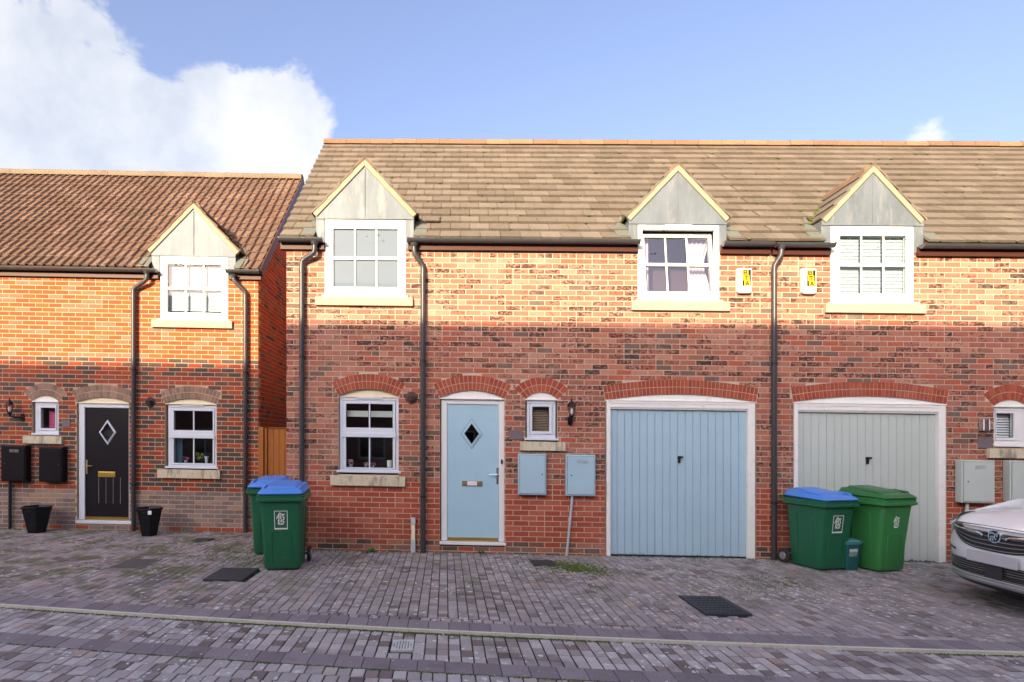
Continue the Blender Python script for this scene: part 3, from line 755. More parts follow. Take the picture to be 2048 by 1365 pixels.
def dormer(fr, house, win, strip, apex_py, eave_py, half_over, main, tile_mat='tile_brown', rows=4, back=2.3, lead='lead', front=.035, seam=True, mossy=True, pitch_drop=0, ridge_mat='tile_ridge'):
    """win: window px rect; strip: px x-range of lead cheeks; half_over: px from centre to the verge foot"""
    x0, x1 = strip; xc = (x0 + x1) / 2; T0 = fr.T()
    u0, u1 = fr.P(x0, win[1])[0], fr.P(x1, win[1])[0]; uc = (u0 + u1) / 2
    za = fr.P(xc, apex_py, front)[1]; ze = fr.P(xc, eave_py)[1]
    uh = fr.P(xc + half_over, eave_py, front)[0] - uc
    w0u, w1u = fr.P(win[0], win[1])[0], fr.P(win[2], win[1])[0]; zw = fr.P(xc, win[1])[1]
    we, zme, slope = main                                # eaves of the main roof and rise per metre
    D = empty('dormer', fr.W(uc, 0, ze), parent=house)
    zlow = zme - .12
    for s_, (a, b) in ((-1, (u0, w0u - .002)), (1, (w1u + .002, u1))):
        mb = MB(); mb.fbox(fr, a, b, zlow, ze - .002, -1.0, .012); build(mb, 'cheek', lead, D, bevel=.008)
        # sloping lead soaker that laps onto the tiles beside the cheek
        s2 = MB(); wd = .17
        def rp(uu, dd, h=.045): return fr.W(uu, we - dd, zme + dd * slope + h)
        ua = a if s_ < 0 else b
        pts = [rp(ua, -.02), rp(ua + s_ * wd, -.02), rp(ua + s_ * (wd + .02), .16), rp(ua + s_ * .05, .42), rp(ua, .5)]
        pts += [(p[0], p[1], p[2] - .012) for p in pts]
        fs = [[0, 1, 2, 3, 4] if s_ > 0 else [4, 3, 2, 1, 0], [9, 8, 7, 6, 5]] + [(i, (i + 1) % 5, (i + 1) % 5 + 5, i + 5) for i in range(5)]
        s2.add(pts, fs); build(s2, 'flashing', 'lead_flashing', D)
    # lead covered gable: two sheets either side of a standing seam
    ur = u1 - uc; th = .1
    inner_a = za - .105
    for s_ in (-1, 1):
        mb = MB(); poly = [(uc, zw + .008), (uc + s_ * ur, zw + .008), (uc + s_ * ur, ze + .01), (uc, inner_a)]
        if s_ < 0: poly = poly[::-1]
        mb.prism(T0, poly, -.05, .014); build(mb, 'gable_sheet', lead, D)
    mb = MB(); mb.fbox(fr, uc - .007, uc + .007, zw + .01, inner_a - .03, .0143, .026); build(mb, 'seam', lead, D, bevel=.004)
    mb = MB(); mb.fbox(fr, u0, u1, zw + .0, zw + .03, .0145, .024); build(mb, 'seam', lead, D, bevel=.003)
    # verge mortar and tiled slopes
    L2 = math.hypot(uh, za - ze); cu, sz = uh / L2, (za - ze) / L2
    for s_ in (-1, 1):
        # (t down the slope from the apex, h off it)
        def S(t, h, w, s_=s_): return fr.W(uc + s_ * (t * cu + h * sz), w, za - t * sz + h * cu)
        vb = MB(); ring = lambda t: [S(t, -.072, front - .07), S(t, -.072, front), S(t, .0, front), S(t, .0, front - .07)]
        R0 = [fr.W(uc, front - .07, za - .072 / cu), fr.W(uc, front, za - .072 / cu), fr.W(uc, front, za), fr.W(uc, front - .07, za)]
        rings = [R0, ring(.12), ring(L2 * .5), ring(L2 - .02), ring(L2)] if s_ > 0 else [ring(L2), ring(L2 - .02), ring(L2 * .5), ring(.12), R0]
        vb.loft(rings); build(vb, 'verge', 'mortar_verge', D, bevel=.006)
        und = MB(); und.add([S(0, -.03, front - .07), S(L2 - .15, -.03, front - .07), S(L2 - .15, -.03, -back), S(0, -.03, -back), S(0, -.045, front - .07), S(L2 - .15, -.045, front - .07), S(L2 - .15, -.045, -back), S(0, -.045, -back)],
                            [(0, 1, 2, 3), (4, 7, 6, 5), (1, 5, 6, 2), (0, 4, 5, 1)]); build(und, 'roof_deck', 'fascia_brown', D)
        gd = L2 / rows
        tw = .29; ntile = int(back / tw)
        for i in range(rows):
            tb_ = L2 - i * gd                             # lower edge
            w = front + .008 + (0 if i % 2 else .0)
            kk = 0; off = tw / 2 if i % 2 else tw
            while w > -back:
                wn = w - off; off = tw
                # stop once the main roof has swallowed the tile
                zt_ = za - (tb_ - gd / 2) * sz
                if zt_ < zme + (we - w) * slope - .06: break
                jh = rnd.uniform(0, .005)
                a0, a1 = tb_ + .012, tb_ - gd - .03
                vs = [S(a0, .006 + jh, w), S(a0, .006 + jh, wn + .004), S(a1, -.012, wn + .004), S(a1, -.012, w), S(a0, .03 + jh, w), S(a0, .03 + jh, wn + .004), S(a1, .010, wn + .004), S(a1, .010, w)]
                a1 = max(a1, -.0)
                fs = [(4, 5, 6, 7), (0, 1, 5, 4), (0, 4, 7, 3), (1, 2, 6, 5)]
                mb = MB(); mb.add(vs, fs, rnd.random()); build(mb, 'roof_tile', tile_mat, D)
                w = wn
    run = (za - zme) / slope + (we * 0) + .15
    ridge_tiles(fr, D, (uc, front - .02, za - .085), (uc, we - run, za - .085), .092, ridge_mat, .40, seed=int(xc))
    if mossy:
        mb = MB()
        for s_ in (-1, 1):
            for k in range(70):
                f_ = k / 70 * .9; dd = (za - (za - ze) * (1 - f_) - zme) / slope * 1.0
                zz = ze + (za - ze) * f_; uu = uc + s_ * (uh + .02) * (1 - f_) + rnd.uniform(-.02, .03) * s_
                ww = we - (zz - zme) / slope + rnd.uniform(-.03, .06)
                c_ = Vector(fr.W(uu, ww, zz + .02)); r2 = rnd.uniform(.008, .02)
                if f_ > .5 and rnd.random() < .6: continue
                mb.lathe(c_, [(r2, 0), (r2 * .8, r2 * .6), (.002, r2)], 5)
        build(mb, 'moss', 'moss', D, kind='stuff')
    return D, (u0, u1, ze + .06)

# ================================================================== GROUND
ground_o = MB(); S_ = 300
def gz(x, z=0): return z + g_gnd(x)
ground_o.add([(-S_, -S_, gz(-S_, -.03)), (S_, -S_, gz(S_, -.03)), (S_, S_, gz(S_, -.03)), (-S_, S_, gz(-S_, -.03))], [(0, 1, 2, 3)])
build(ground_o, 'ground', 'earth', kind='structure')
def curve_from(pts):
    P = [ground(*p) for p in pts]
    # least squares parabola y(x)
    n = len(P); S = [[sum(x ** (i + j) for x, y in P) for j in range(3)] + [sum(y * x ** i for x, y in P)] for i in range(3)]
    for i in range(3):
        for j in range(i + 1, 3):
            f_ = S[j][i] / S[i][i]; S[j] = [a - f_ * b for a, b in zip(S[j], S[i])]
    c = [0, 0, 0]
    for i in (2, 1, 0): c[i] = (S[i][3] - sum(S[i][j] * c[j] for j in range(i + 1, 3))) / S[i][i]
    return lambda x: c[0] + c[1] * x + c[2] * max(-7, min(7, x)) ** 2
k1 = curve_from([(0, 1208), (520, 1242), (1010, 1267), (1510, 1286), (2048, 1305)])     # front arris of the upper kerb
k2 = curve_from([(0, 1280), (520, 1316), (1020, 1349), (1520, 1367), (2048, 1388)])     # front edge of the lower kerb
K1D, K2D = .225, .20
main_y = lambda x: 8.235 - .0228 * x
def facade_y(x): return main_y(x) if x > -2.27 else (9.75 if x < -3.15 else 14.5)
covers = []                                              # (x0,x1,y0,y1) kept clear of pavers
def quad_on_ground(pts): return [ground(*p) for p in pts]
cA = (-4.88, -4.17, 7.30, 7.85)
def gbox(px0, px1, py0, py1):
    x0, ya = ground(px0, py1); x1, _ = ground(px1, py1); _, yb = ground((px0 + px1) / 2, py0); return (x0, x1, ya, yb)

xA0, yA0 = ground(212, 1138); xA1, yA1 = ground(280, 1138); _, yA2 = ground(260, 1119)
covers.append((xA0, xA1, yA0, yA2))
xB0, yB0 = ground(405, 1162); xB1, _ = ground(487, 1162); _, yB2 = ground(470, 1139)
covers.append((xB0, xB1, yB0, yB2))
xC0, yC0 = ground(1412, 1232); xC1, _ = ground(1502, 1232); _, yC2 = ground(1410, 1196)
covers.append((xC0, xC1, yC0, yC2))
xD0, yD0 = ground(781, 1297); xD1, _ = ground(825, 1297); _, yD2 = ground(803, 1276)
covers.append((xD0, xD1, yD0, yD2))
xE0, yE0 = ground(1066, 1131); xE1, _ = ground(1112, 1131); _, yE2 = ground(1090, 1122)
covers.append((xE0, xE1, yE0, yE2))
xF0, yF0 = ground(380, 1083); xF1, _ = ground(415, 1083); _, yF2 = ground(398, 1077)
covers.append((xF0, xF1, yF0, yF2))

TG = lambda x, y, z: (x, y, gz(x, z))
def strip(name, x0, x1, ya, yb, z, mat, kind='structure', n=40):
    mb = MB()
    for i in range(n):
        xa = x0 + (x1 - x0) * i / n; xb = x0 + (x1 - x0) * (i + 1) / n
        mb.add([TG(xa, ya(xa), z), TG(xb, ya(xb), z), TG(xb, yb(xb), z), TG(xa, yb(xa), z)], [(0, 1, 2, 3)])
    return build(mb, name, mat, kind=kind)
XL, XR = -11, 11.5
drive = strip('driveway', XL, XR, lambda x: k1(x) + .02, lambda x: 14.6, -.012, 'joint_sand')
road = strip('road', XL, XR, lambda x: -5.2, lambda x: k1(x) + .02, -.030, 'joint_sand')
def lay_pavers(parent, cells, mat, zt, nparts, seed):
    r = random.Random(seed); sc = []
    for c in cells:
        mx, my = (c[0] + c[1]) / 2, (c[2] + c[3]) / 2
        if any(q[0] - .01 < mx < q[1] + .01 and q[2] - .01 < my < q[3] + .01 for q in covers): continue
        vis = my > .5 and 0 < PPX + F * mx / my < 2048 and HY + F * (CAMZ - gz(mx)) / my < 1365
        sc.append(((not (vis and c[4]), mx * mx + my * my), c))
    sc.sort(key=lambda s_: s_[0]); cache = {}
    head = [c for k, c in sc[:nparts] if not k[0]]; rest = [c for k, c in sc[len(head):]]
    for c in head:
        tone = r.randrange(12) / 12 + .04; k = (round(tone, 2), round(c[1] - c[0], 3), round(c[3] - c[2], 3))
        if k not in cache:
            a, b = (c[1] - c[0]) / 2, (c[3] - c[2]) / 2; mb = MB(); ch = .004
            mb.add([TG(x, y, z) for z, s_ in ((zt - .02, 0), (zt - ch, 0), (zt, ch)) for x, y in ((-a + s_, -b + s_), (a - s_, -b + s_), (a - s_, b - s_), (-a + s_, b - s_))],
                   [(0, 1, 5, 4), (1, 2, 6, 5), (2, 3, 7, 6), (3, 0, 4, 7), (4, 5, 9, 8), (5, 6, 10, 9), (6, 7, 11, 10), (7, 4, 8, 11), (8, 9, 10, 11)], tone)
            cache[k] = mb.mesh('paver', [mat])
        mx, my = (c[0] + c[1]) / 2, (c[2] + c[3]) / 2
        place('paver', cache[k], (mx, my, g_gnd(mx) + r.uniform(-.0025, .002)), parent)
    mb = MB()
    for c in rest:
        a, b, p, q = c[:4]; jz = r.uniform(-.0025, .002); jx, jy = r.uniform(-.002, .002), r.uniform(-.004, .004); z1 = zt + jz
        s1, s2, s3, s4 = (r.uniform(-.0012, .0012) for _ in range(4))
        mb.add([TG(a, p, z1 - .02), TG(b, p, z1 - .02), TG(b, q, z1 - .02), TG(a, q, z1 - .02), TG(a, p, z1 + s1), TG(b, p, z1 + s2), TG(b, q, z1 + s3), TG(a, q, z1 + s4)],
               [(4, 5, 6, 7), (0, 1, 5, 4), (1, 2, 6, 5), (2, 3, 7, 6), (3, 0, 4, 7)], r.random())
    build(mb, 'paving', mat, parent, kind='stuff')
PW, JG = .0935, .0095
cells = []
col = 0; x = XL
while x < XR:
    yk = k1(x + PW / 2) + K1D
    cells.append((x + (PW * .3), x + PW * 1.3 - JG, yk + .004, yk + .095, True))                   # header course behind the kerb
    BL = .098 if -1.9 < x < 1.6 else .147
    y = math.floor(yk / BL) * BL - (BL / 2 if col % 2 else 0) + rnd.uniform(-.008, .008); ye = facade_y(x + PW / 2) + .0
    while y < ye:
        a, b = max(y, yk + .1), min(y + BL - JG, ye)
        if b - a > .03: cells.append((x, x + PW - JG, a, b, b - a > BL - .02))
        y += BL
    x += PW; col += 1
lay_pavers(drive, cells, 'paver_drive', .0, 300, 5)
cells = []; x = XL
while x < XR:
    ya, yb = k2(x + PW / 2) + K2D + .004, k1(x + PW / 2) - .004
    nr = 5; h = (yb - ya) / nr
    for i in range(nr): cells.append((x + rnd.uniform(0, .003), x + PW - .007 - rnd.uniform(0, .003), ya + i * h, ya + (i + 1) * h - .007, True))
    x += PW
PWR = .0985
for row in range(0, 22):
    x = XL + (PWR / 2 if row % 2 else 0) + rnd.uniform(-.006, .006)
    while x < XR:
        t0 = k2(x + PWR / 2) - .006 - (row + 1) * .14
        wv_ = PWR * rnd.choice((.82, 1, 1, 1, 1.3))
        cells.append((x, x + wv_ - .009, t0, t0 + .14 - .009, True)); x += wv_
cells = [c for c in cells if abs(c[0]) < 9.5]
lay_pavers(road, cells, 'paver_road', -.022, 300, 6)
# kerbs: small battered kerb stones in two curved rows
def kerb(name, yf, dep, ztop, edge, seed, step=.178):
    base = strip(name, XL, XR, lambda x: yf(x) + .004, lambda x: yf(x) + dep - .004, ztop - .03, 'joint_sand')
    r = random.Random(seed); x = -9.4; em = MB()
    while x < 9.4:
        xa, xb = x + .003, x + step - .003; mb = MB(); t = r.random(); jz = r.uniform(-.002, .002)
        def sec(xx):
            y0 = yf(xx); return [TG(xx, y0 + dep, ztop - .04), TG(xx, y0 + dep, ztop + jz), TG(xx, y0 + .035, ztop + jz), TG(xx, y0 + .012, ztop - .006 + jz), TG(xx, y0, ztop - .02), TG(xx, y0, ztop - .05)]
        mb.loft([sec(xa), sec(xb)], True, t); build(mb, 'kerb_stone', 'concrete_kerb', base)
        x += step
    if edge:
        n = 60
        em = MB()
        for i in range(n):
            xa, xb = -9.4 + 18.8 * i / n, -9.4 + 18.8 * (i + 1) / n
            def sc_(xx): y0 = yf(xx) - .001; return [TG(xx, y0, ztop - .05), TG(xx, y0, ztop + .001), TG(xx, y0 - .017, ztop - .004), TG(xx, y0 - .02, ztop - .05)]
            em.loft([sc_(xa), sc_(xb)], i in (0, n - 1))
        build(em, 'kerb_lit_arris', 'kerb_edge', base)  # pale strip paints the light caught along the kerb's front arris
kerb('kerb', k1, K1D, .004, True, 3)
kerb('kerb', k2, K2D, -.018, False, 4, .2)

# ================================================================== HOUSES
# ---- middle + right houses share the facade plane FM
WE = .10                                                 # eaves of the tiles in front of the wall face
ZE = FM.P(900, 478, WE)[1]
WR = WE - 2.74
ZR = FM.P(1100, 285, WR)[1] - .05
SLOPE = (ZR - ZE) / (WE - WR)
U_L = FM.P(573, 800)[0]; U_P = FM.P(1548.5, 800)[0]; U_R = 12.2
Z_TOP = FM.P(1000, 497)[1]
def opening(fr, x0, y0, x1, y1): return px_rect(fr, x0, y0, x1, y1)
def matfn_main(q, r):
    zm = (q[2] + q[3]) / 2
    if zm < .155: return 'brick_stain' if r.random() < .75 else 'brick_plinth'
    if zm < .98: return 'brick_plinth'
    return 'brick_main'

def window_upper(fr, house, o_, room, gm, tilt=0, blinds=None, vents=None):
    x0, y0, x1, y1 = o_; W_ = x1 - x0; H_ = y1 - y0; f = W_ / 161
    gl = (x0 + 17 * f, y0 + 19 * f, x1 - 15 * f, y1 - 19 * f); gh = gl[3] - gl[1]
    return window(fr, house, o_, gl, 3, [(gl[1], gl[1] + gh * .475), (gl[1] + gh * .53, gl[3])], w=.004, mat='upvc', gmat=gm, room=room, tilt=tilt, vent_rects=vents, cill=True, bars=.024, depth=.9, spread=(.03, .02))

# -------- middle house
HM = empty('brick_house', FM.W((U_L + U_P) / 2, 0, 0), 'mid-terrace brick house with blue front door and blue garage door', 'house', 'brick houses in the street')
holes = [opening(FM, 678, 790, 797, 950), opening(FM, 882, 790, 1009, 1094), opening(FM, 1053, 796, 1113, 884), opening(FM, 1213, 797, 1510, 1125),
         opening(FM, 650, 430, 811, 600), opening(FM, 1276, 430, 1438, 610)]
a_win = Arch(*[opening(FM, 677, 793, 797, 950)[i] for i in (0, 1)], FM.P(737, 793)[1], FM.P(737, 778)[1])
a_door = Arch(*[opening(FM, 880, 793, 1009, 950)[i] for i in (0, 1)], FM.P(945, 797)[1], FM.P(945, 781)[1])
a_small = Arch(*[opening(FM, 1051, 793, 1115, 950)[i] for i in (0, 1)], FM.P(1083, 799)[1], FM.P(1083, 785)[1])
a_gar = Arch(*[opening(FM, 1211, 793, 1512, 950)[i] for i in (0, 1)], FM.P(1361, 803)[1], FM.P(1361, 789)[1], .205)
def fix(holes_, arches_):
    out = []
    for h in holes_:
        for a in arches_:
            if h[3] < 2.6 and abs((h[0] + h[1]) / 2 - a.uc) < .06: h = (a.u0, a.u1, h[2], a.zs)
        out.append(h)
    return out
holes = fix(holes, [a_win, a_door, a_small, a_gar])
arches = [a_win, a_door, a_small, a_gar]
mb = MB(); wall_mesh(mb, FM, U_L, U_P, -.3, Z_TOP + .03, holes, arches); wall = build(mb, 'wall', 'mortar', HM)
rects = brick_rects(U_L, U_P - .004, -.12, Z_TOP, holes, arches, 11)
lay(FM, wall, rects, matfn_main, 12)
for a in arches: make_arch(FM, HM, a, 'brick_arch')
lunette(FM, HM, a_win, 'painted_cream'); lunette(FM, HM, a_door, 'painted_white', -.03); lunette(FM, HM, a_small, 'painted_white', -.02); lunette(FM, HM, a_gar, 'painted_white', -.02)
# left gable wall (faces the alley)
FSM = Frame(*FM.W(U_L, 0, 0)[:2], R(-90) + FM.ang, g_main)     # u runs towards the camera, w to the left
gl_wall = MB(); T_ = FSM.T(); dep = 5.48
gl_wall.prism(T_, [(-dep, -.3), (-.002, -.3), (-.002, ZE - .1), (-dep / 2, ZR - .12), (-dep, ZE - .1)], -.1, -.004); gw = build(gl_wall, 'gable_wall', 'mortar', HM)
lim = lambda q: (q[3] < ZE - .12 + (dep / 2 - abs((q[0] + q[1]) / 2 + dep / 2)) * SLOPE)
lay(FSM, gw, brick_rects(-dep, 0, -.12, ZR, [], [], 21, limit=lim, top_headers=False), lambda q, r: matfn_main(q, r), 22, nparts=0)
mb = MB(); mb.fbox(FM, U_L + .11, U_P, -.3, ZE, -dep, -dep + .1); build(mb, 'rear_wall', 'far_brick', HM)
dm1 = dict(win=(650, 440, 811, 594), strip=(632, 828), apex_py=317, eave_py=429, half_over=103)
dm2 = dict(win=(1276, 450, 1438, 603), strip=(1257, 1453), apex_py=327, eave_py=437, half_over=105)
clips = []
for d_ in (dm1, dm2):
    D_, cl_ = dormer(FM, HM, main=(WE, ZE, SLOPE), **d_); clips.append(cl_)
rf, TR, GR, LR = roof_tiles(FM, HM, U_L - .06, U_P, WE, ZE, WR, ZR, 16, .285, clips, 'tile_brown', seed=31)
ridge_tiles(FM, rf, (U_L - .06, WR, ZR), (U_P, WR, ZR), .085, 'tile_ridge', .43, seed=4)
mb = MB(); mb.box(TR, U_L - .05, U_L - .002, .0, LR - .02, -.05, -.0122); build(mb, 'verge', 'mortar_verge', rf)
mb = MB(); T2 = lambda a, t, h: FM.W(a, 2 * WR - (WE - t * (WE - WR) / LR + h * .7), ZE + t * (ZR - ZE) / LR + h * .7)
mb.add([T2(U_L - .06, 0, 0), T2(U_P, 0, 0), T2(U_P, LR, 0), T2(U_L - .06, LR, 0)], [(0, 1, 2, 3)]); build(mb, 'rear_roof_slope', 'tile_brown', HM)
# slipped tile beside the first dormer
ut, zt_ = FM.P(857, 436, WE - .16); mb = MB(); tt = (zt_ - ZE) / ((ZR - ZE) / LR)
mb.box(lambda a, t, h: TR(a * .97 + t * .06, t - a * .03, h), ut - .10, ut + .12, tt - .05, tt + .1, .045, .06, .05); build(mb, 'roof_tile', 'tile_brown', rf, label='slipped dark roof tile')

window_upper(FM, HM, dm1['win'], 'interior_room', 'glass_frost', vents=[(664, 441.5, 717, 446), (745, 442.5, 798, 447)])
r2, o2, g2, w2 = window_upper(FM, HM, dm2['win'], 'interior_pink', 'glass_sky', tilt=R(8), vents=[(1330, 450.5, 1383, 454.5)])
sill(FM, HM, (632, 596, 826, 613), 'sill_stone_clean'); sill(FM, HM, (1262, 604, 1457, 623), 'sill_stone_clean')
_, oW, gW, wW = window(FM, HM, (678, 794, 797, 943), (691, 808, 785, 936), 2, [(808, 856), (874, 936)], w=-.045, mat='upvc_shade_blue', gmat='glass_clear', room='interior_dark', vent_rects=[(712, 793.5, 764, 798)], rail=True, bars=.02)
sill(FM, HM, (662, 952, 811, 972))
_, oS, gS, wS = window(FM, HM, (1054, 801, 1112, 878), (1065, 814, 1099, 863), 1, [(814, 863)], w=-.03, mat='upvc_shade_blue', room='interior_dark')
sill(FM, HM, (1040, 884, 1130, 902))

def curtain(fr, label, u0, u1, z0, z1, w, mat, waves=5, amp=.02, taper=None, group=None):
    mb = MB(); n = waves * 6; rows = 10; vs = []; fs = []
    for j in range(rows + 1):
        zz = z1 + (z0 - z1) * j / rows; k = 1 if not taper else 1 - taper * math.sin(math.pi * min(1, j / rows * 1.25)) ** 2
        for i in range(n + 1):
            uu = u0 + (u1 - u0) * i / n * k; vs.append(fr.W(uu, w + amp * math.sin(i / n * waves * 2 * math.pi + j * .12), zz))
    for j in range(rows):
        for i in range(n): a = j * (n + 1) + i; fs.append((a, a + 1, a + n + 2, a + n + 1))
    mb.add(vs, fs); return build(mb, 'curtain', mat, None, smooth=True, label=label, cat='curtain', group=group)
curtain(FM, 'pink curtain gathered at the right side of the tilted open window', FM.P(1374, 530, -.24)[0], FM.P(1418, 530, -.24)[0], g2[2] - .1, g2[3] + .02, -.24, 'curtain_pink', 5, .022, .25, 'pink curtains')
curtain(FM, 'narrow strip of pink curtain at the left edge of the tilted open window', FM.P(1277, 530, -.24)[0], FM.P(1296, 530, -.24)[0], g2[2] - .1, g2[3] + .02, -.24, 'curtain_pink', 2, .015, None, 'pink curtains')
# roller blind and things on the sill inside the ground floor window
mb = MB(); zb0, zb1 = FM.P(737, 834, -.1)[1], FM.P(737, 822, -.1)[1]
mb.fbox(FM, gW[0] - .02, gW[1] + .02, zb0, zb1 + .0, wW - .12, wW - .1); build(mb, 'roller_blind', 'blind_cream', label='cream roller blind half lowered behind the ground floor window', cat='blind')
zi = gW[2] - .01
def posy(x, y_, z, r, mat, n, seed, potmat, label, cat='flower pot'):
    rr = random.Random(seed); root = empty('potted_flower', (x, y_, z), label, cat)
    mb = MB(); mb.lathe((x, y_, z), [(r * .45, 0), (r * .6, r * 1.0), (r * .55, r * 1.0)], 12); build(mb, 'pot', potmat, root, smooth=True)
    mb = MB()
    for k in range(n):
        a = rr.random() * 6.28; q = rr.random() ** .5 * r; zz = z + r * 1.1 + rr.random() * r * 1.1
        c_ = Vector((x + q * math.cos(a), y_ + q * math.sin(a) * .6, zz)); s_ = r * .22
        d = Vector((rr.uniform(-1, 1), rr.uniform(-1, 0), rr.uniform(-.4, 1))).normalized(); e = d.cross(Vector((0, 0, 1))).normalized(); f_ = d.cross(e)
        mb.add([c_ + e * s_, c_ + f_ * s_, c_ - e * s_, c_ - f_ * s_], [(0, 1, 2, 3)])
    build(mb, 'blossom', mat, root)
    mb = MB()
    for k in range(14):
        a = rr.random() * 6.28; b = Vector((math.cos(a), math.sin(a) * .6, 0))
        p0 = Vector((x, y_, z + r * .9)); p1 = p0 + b * r * .9 + Vector((0, 0, r * .5)); s_ = Vector((-b.y, b.x, 0)) * r * .15
        mb.add([p0 - s_, p0 + s_, p1], [(0, 1, 2)])
    build(mb, 'leaves', 'leaf_green', root); return root
for px_, r_, mt, sd_, lb in ((702, .055, 'petal_pale', 3, 'pink flower posy at the left end of the indoor sill beside the blue door'), (732, .038, 'petal_pale', 4, 'small flower pot left of the middle glazing bar, blue door house'), (746, .038, 'petal_pink', 5, 'small flower pot just right of the middle glazing bar, blue door house')):
    P_ = FM.W(FM.P(px_, 920, -.13)[0], -.13, zi); posy(P_[0], P_[1], P_[2], r_, mt, 34, sd_, 'pot_grey', lb)
P_ = FM.W(FM.P(779, 920, -.12)[0], -.12, zi); mb = MB(); mb.lathe(P_, [(.036, 0), (.037, .11), (.03, .118), (.033, .1)], 14); cn = build(mb, 'candle', 'candle_wax', smooth=True, label='thick white candle at the right end of the indoor sill', cat='candle')
mb = MB(); mb.tube([(P_[0], P_[1], P_[2] + .1), (P_[0], P_[1], P_[2] + .128)], .003, 6); build(mb, 'wick', 'label_black', cn)
b_ = venetian(FM, None, gS, wS, 'blind_wood', .024, name='venetian_blind'); props(b_, 'brown wooden slatted blind behind the small arched window', 'blind')
for lu in (.25, .8):
    pass

def front_door(fr, house, out, leaf, dia, mat, fmat, hinge_right, lb, hx, glassm, rec=-.06, groove=False):
    o = px_rect(fr, *out); l = px_rect(fr, *leaf); T = fr.T()
    root = empty('front_door', fr.W((o[0] + o[1]) / 2, rec, o[2]), parent=house)
    mb = MB(); mb.fbox(fr, o[0], l[0] - .002, l[2], o[3], rec - .07, rec + .012); mb.fbox(fr, l[1] + .002, o[1], l[2], o[3], rec - .07, rec + .012)
    mb.fbox(fr, l[0] - .002, l[1] + .002, l[3] + .002, o[3], rec - .07, rec + .012); build(mb, 'frame', fmat, root, bevel=.006)
    mb = MB(); mb.fbox(fr, o[0] - .02, o[1] + .02, o[2], l[2] - .004, rec - .07, .03); build(mb, 'threshold', fmat, root, bevel=.004)
    mb = MB(); uc, zc = fr.P(dia[0], dia[1]); du, dz = dia[2] / 140, dia[3] / 140
    # leaf with a real diamond opening
    c = [(l[0], l[2]), (l[1], l[2]), (l[1], l[3]), (l[0], l[3])]; d = [(uc, zc - dz), (uc + du, zc), (uc, zc + dz), (uc - du, zc)]
    for i in range(4):
        j = (i + 1) % 4
        mb.prism(T, [c[i], c[j], d[j], d[i]], rec - .044, rec - .008)
    mb.prism(T, [c[0], d[0], d[3], c[3]], rec - .043, rec - .0081)
    lf = build(mb, 'leaf', mat, root)
    if groove:
        gm = MB()
        for k in range(4):
            uu = l[0] + (l[1] - l[0]) * (.30 + .165 * k)
            gm.fbox(fr, uu, uu + .006, l[2] + .28, l[2] + .72, rec - .0085, rec - .0065)
        build(gm, 'moulding', 'steel_dull', root)
    dm = MB(); k1_, k2_ = 1.0, (1.24 if groove else 1.42)
    P1 = [(uc, zc - dz), (uc + du, zc), (uc, zc + dz), (uc - du, zc)]; P2 = [(uc + (a - uc) * k2_, zc + (b - zc) * k2_) for a, b in P1]; Pm = [(uc + (a - uc) * (1.1 if groove else 1.2), zc + (b - zc) * (1.1 if groove else 1.2)) for a, b in P1]
    for i in range(4):
        j = (i + 1) % 4
        dm.prism(T, [P2[i], P2[j], Pm[j], Pm[i]], rec - .0078, rec + .002); dm.prism(T, [Pm[i], Pm[j], P1[j], P1[i]], rec - .02, rec + .016)
    build(dm, 'diamond_surround', fmat if groove else mat, root)
    P3 = [(uc + (a - uc) * (k2_ + .05), zc + (b - zc) * (k2_ + .05)) for a, b in P1]; P0 = [(uc + (a - uc) * 1.0, zc + (b - zc) * 1.0) for a, b in P1]; P4 = [(uc + (a - uc) * .93, zc + (b - zc) * .93) for a, b in P1]
    sm_ = MB()
    for i in range(4):
        j = (i + 1) % 4
        sm_.prism(T, [P3[i], P3[j], P2[j], P2[i]], rec - .0079, rec - .0072); sm_.prism(T, [P0[i], P0[j], P4[j], P4[i]], rec - .022, rec - .018)
    build(sm_, 'diamond_seal_shadow', 'gasket', root)  # outer ring draws the surround's shadow as a dark line; inner ring edges the glass
    gm = MB(); gm.prism(T, P1, rec - .03, rec - .024); build(gm, 'diamond_glass', glassm, root)
    gb = MB(); gb.prism(T, [(uc + (a - uc) * 1.1, zc + (b - zc) * 1.1) for a, b in P1], rec - .08, rec - .05); build(gb, 'glass_backing', 'interior_dark', root)
    q = px_rect(fr, *lb); bm = MB(); bm.fbox(fr, q[0], q[1], q[2], q[3], rec - .008, rec + .004); lbx = build(bm, 'letterbox', 'brass' if groove else 'brass_dull', root, bevel=.003)
    bm = MB(); bm.fbox(fr, q[0] + .02, q[1] - .02, q[2] + .018, q[3] - .014, rec + .0042, rec + .010); build(bm, 'flap', 'brass' if groove else 'brass_dull', lbx, bevel=.002)
    if not groove:
        bm = MB(); u_ = (q[0] + q[1]) / 2; bm.fbox(fr, u_ - .068, u_ + .068, q[2] + .012, q[3] - .006, rec + .0105, rec + .012); st = build(bm, 'paper_label', 'decal_white', lbx)
        bm = MB(); rr = random.Random(3); uu = u_ - .05; zz = (q[2] + q[3]) / 2
        while uu < u_ + .045:
            h_ = rr.choice((.010, .014, .018)); w_ = rr.choice((.005, .008)); bm.fbox(fr, uu, uu + w_, zz - .006, zz - .006 + h_, rec + .0121, rec + .0126); uu += w_ + rr.choice((.004, .004, .010))
        build(bm, 'print', 'petal_pale', lbx)
    hu, hz0 = fr.P(hx, leaf[3] - 113); hz = fr.P(hx, (leaf[1] + leaf[3]) / 2 + 6)[1]; s_ = -1 if hinge_right == 0 else 1
    hm = MB(); hm.fbox(fr, hu - .016, hu + .016, hz - .12, hz + .12, rec - .008, rec + .003)
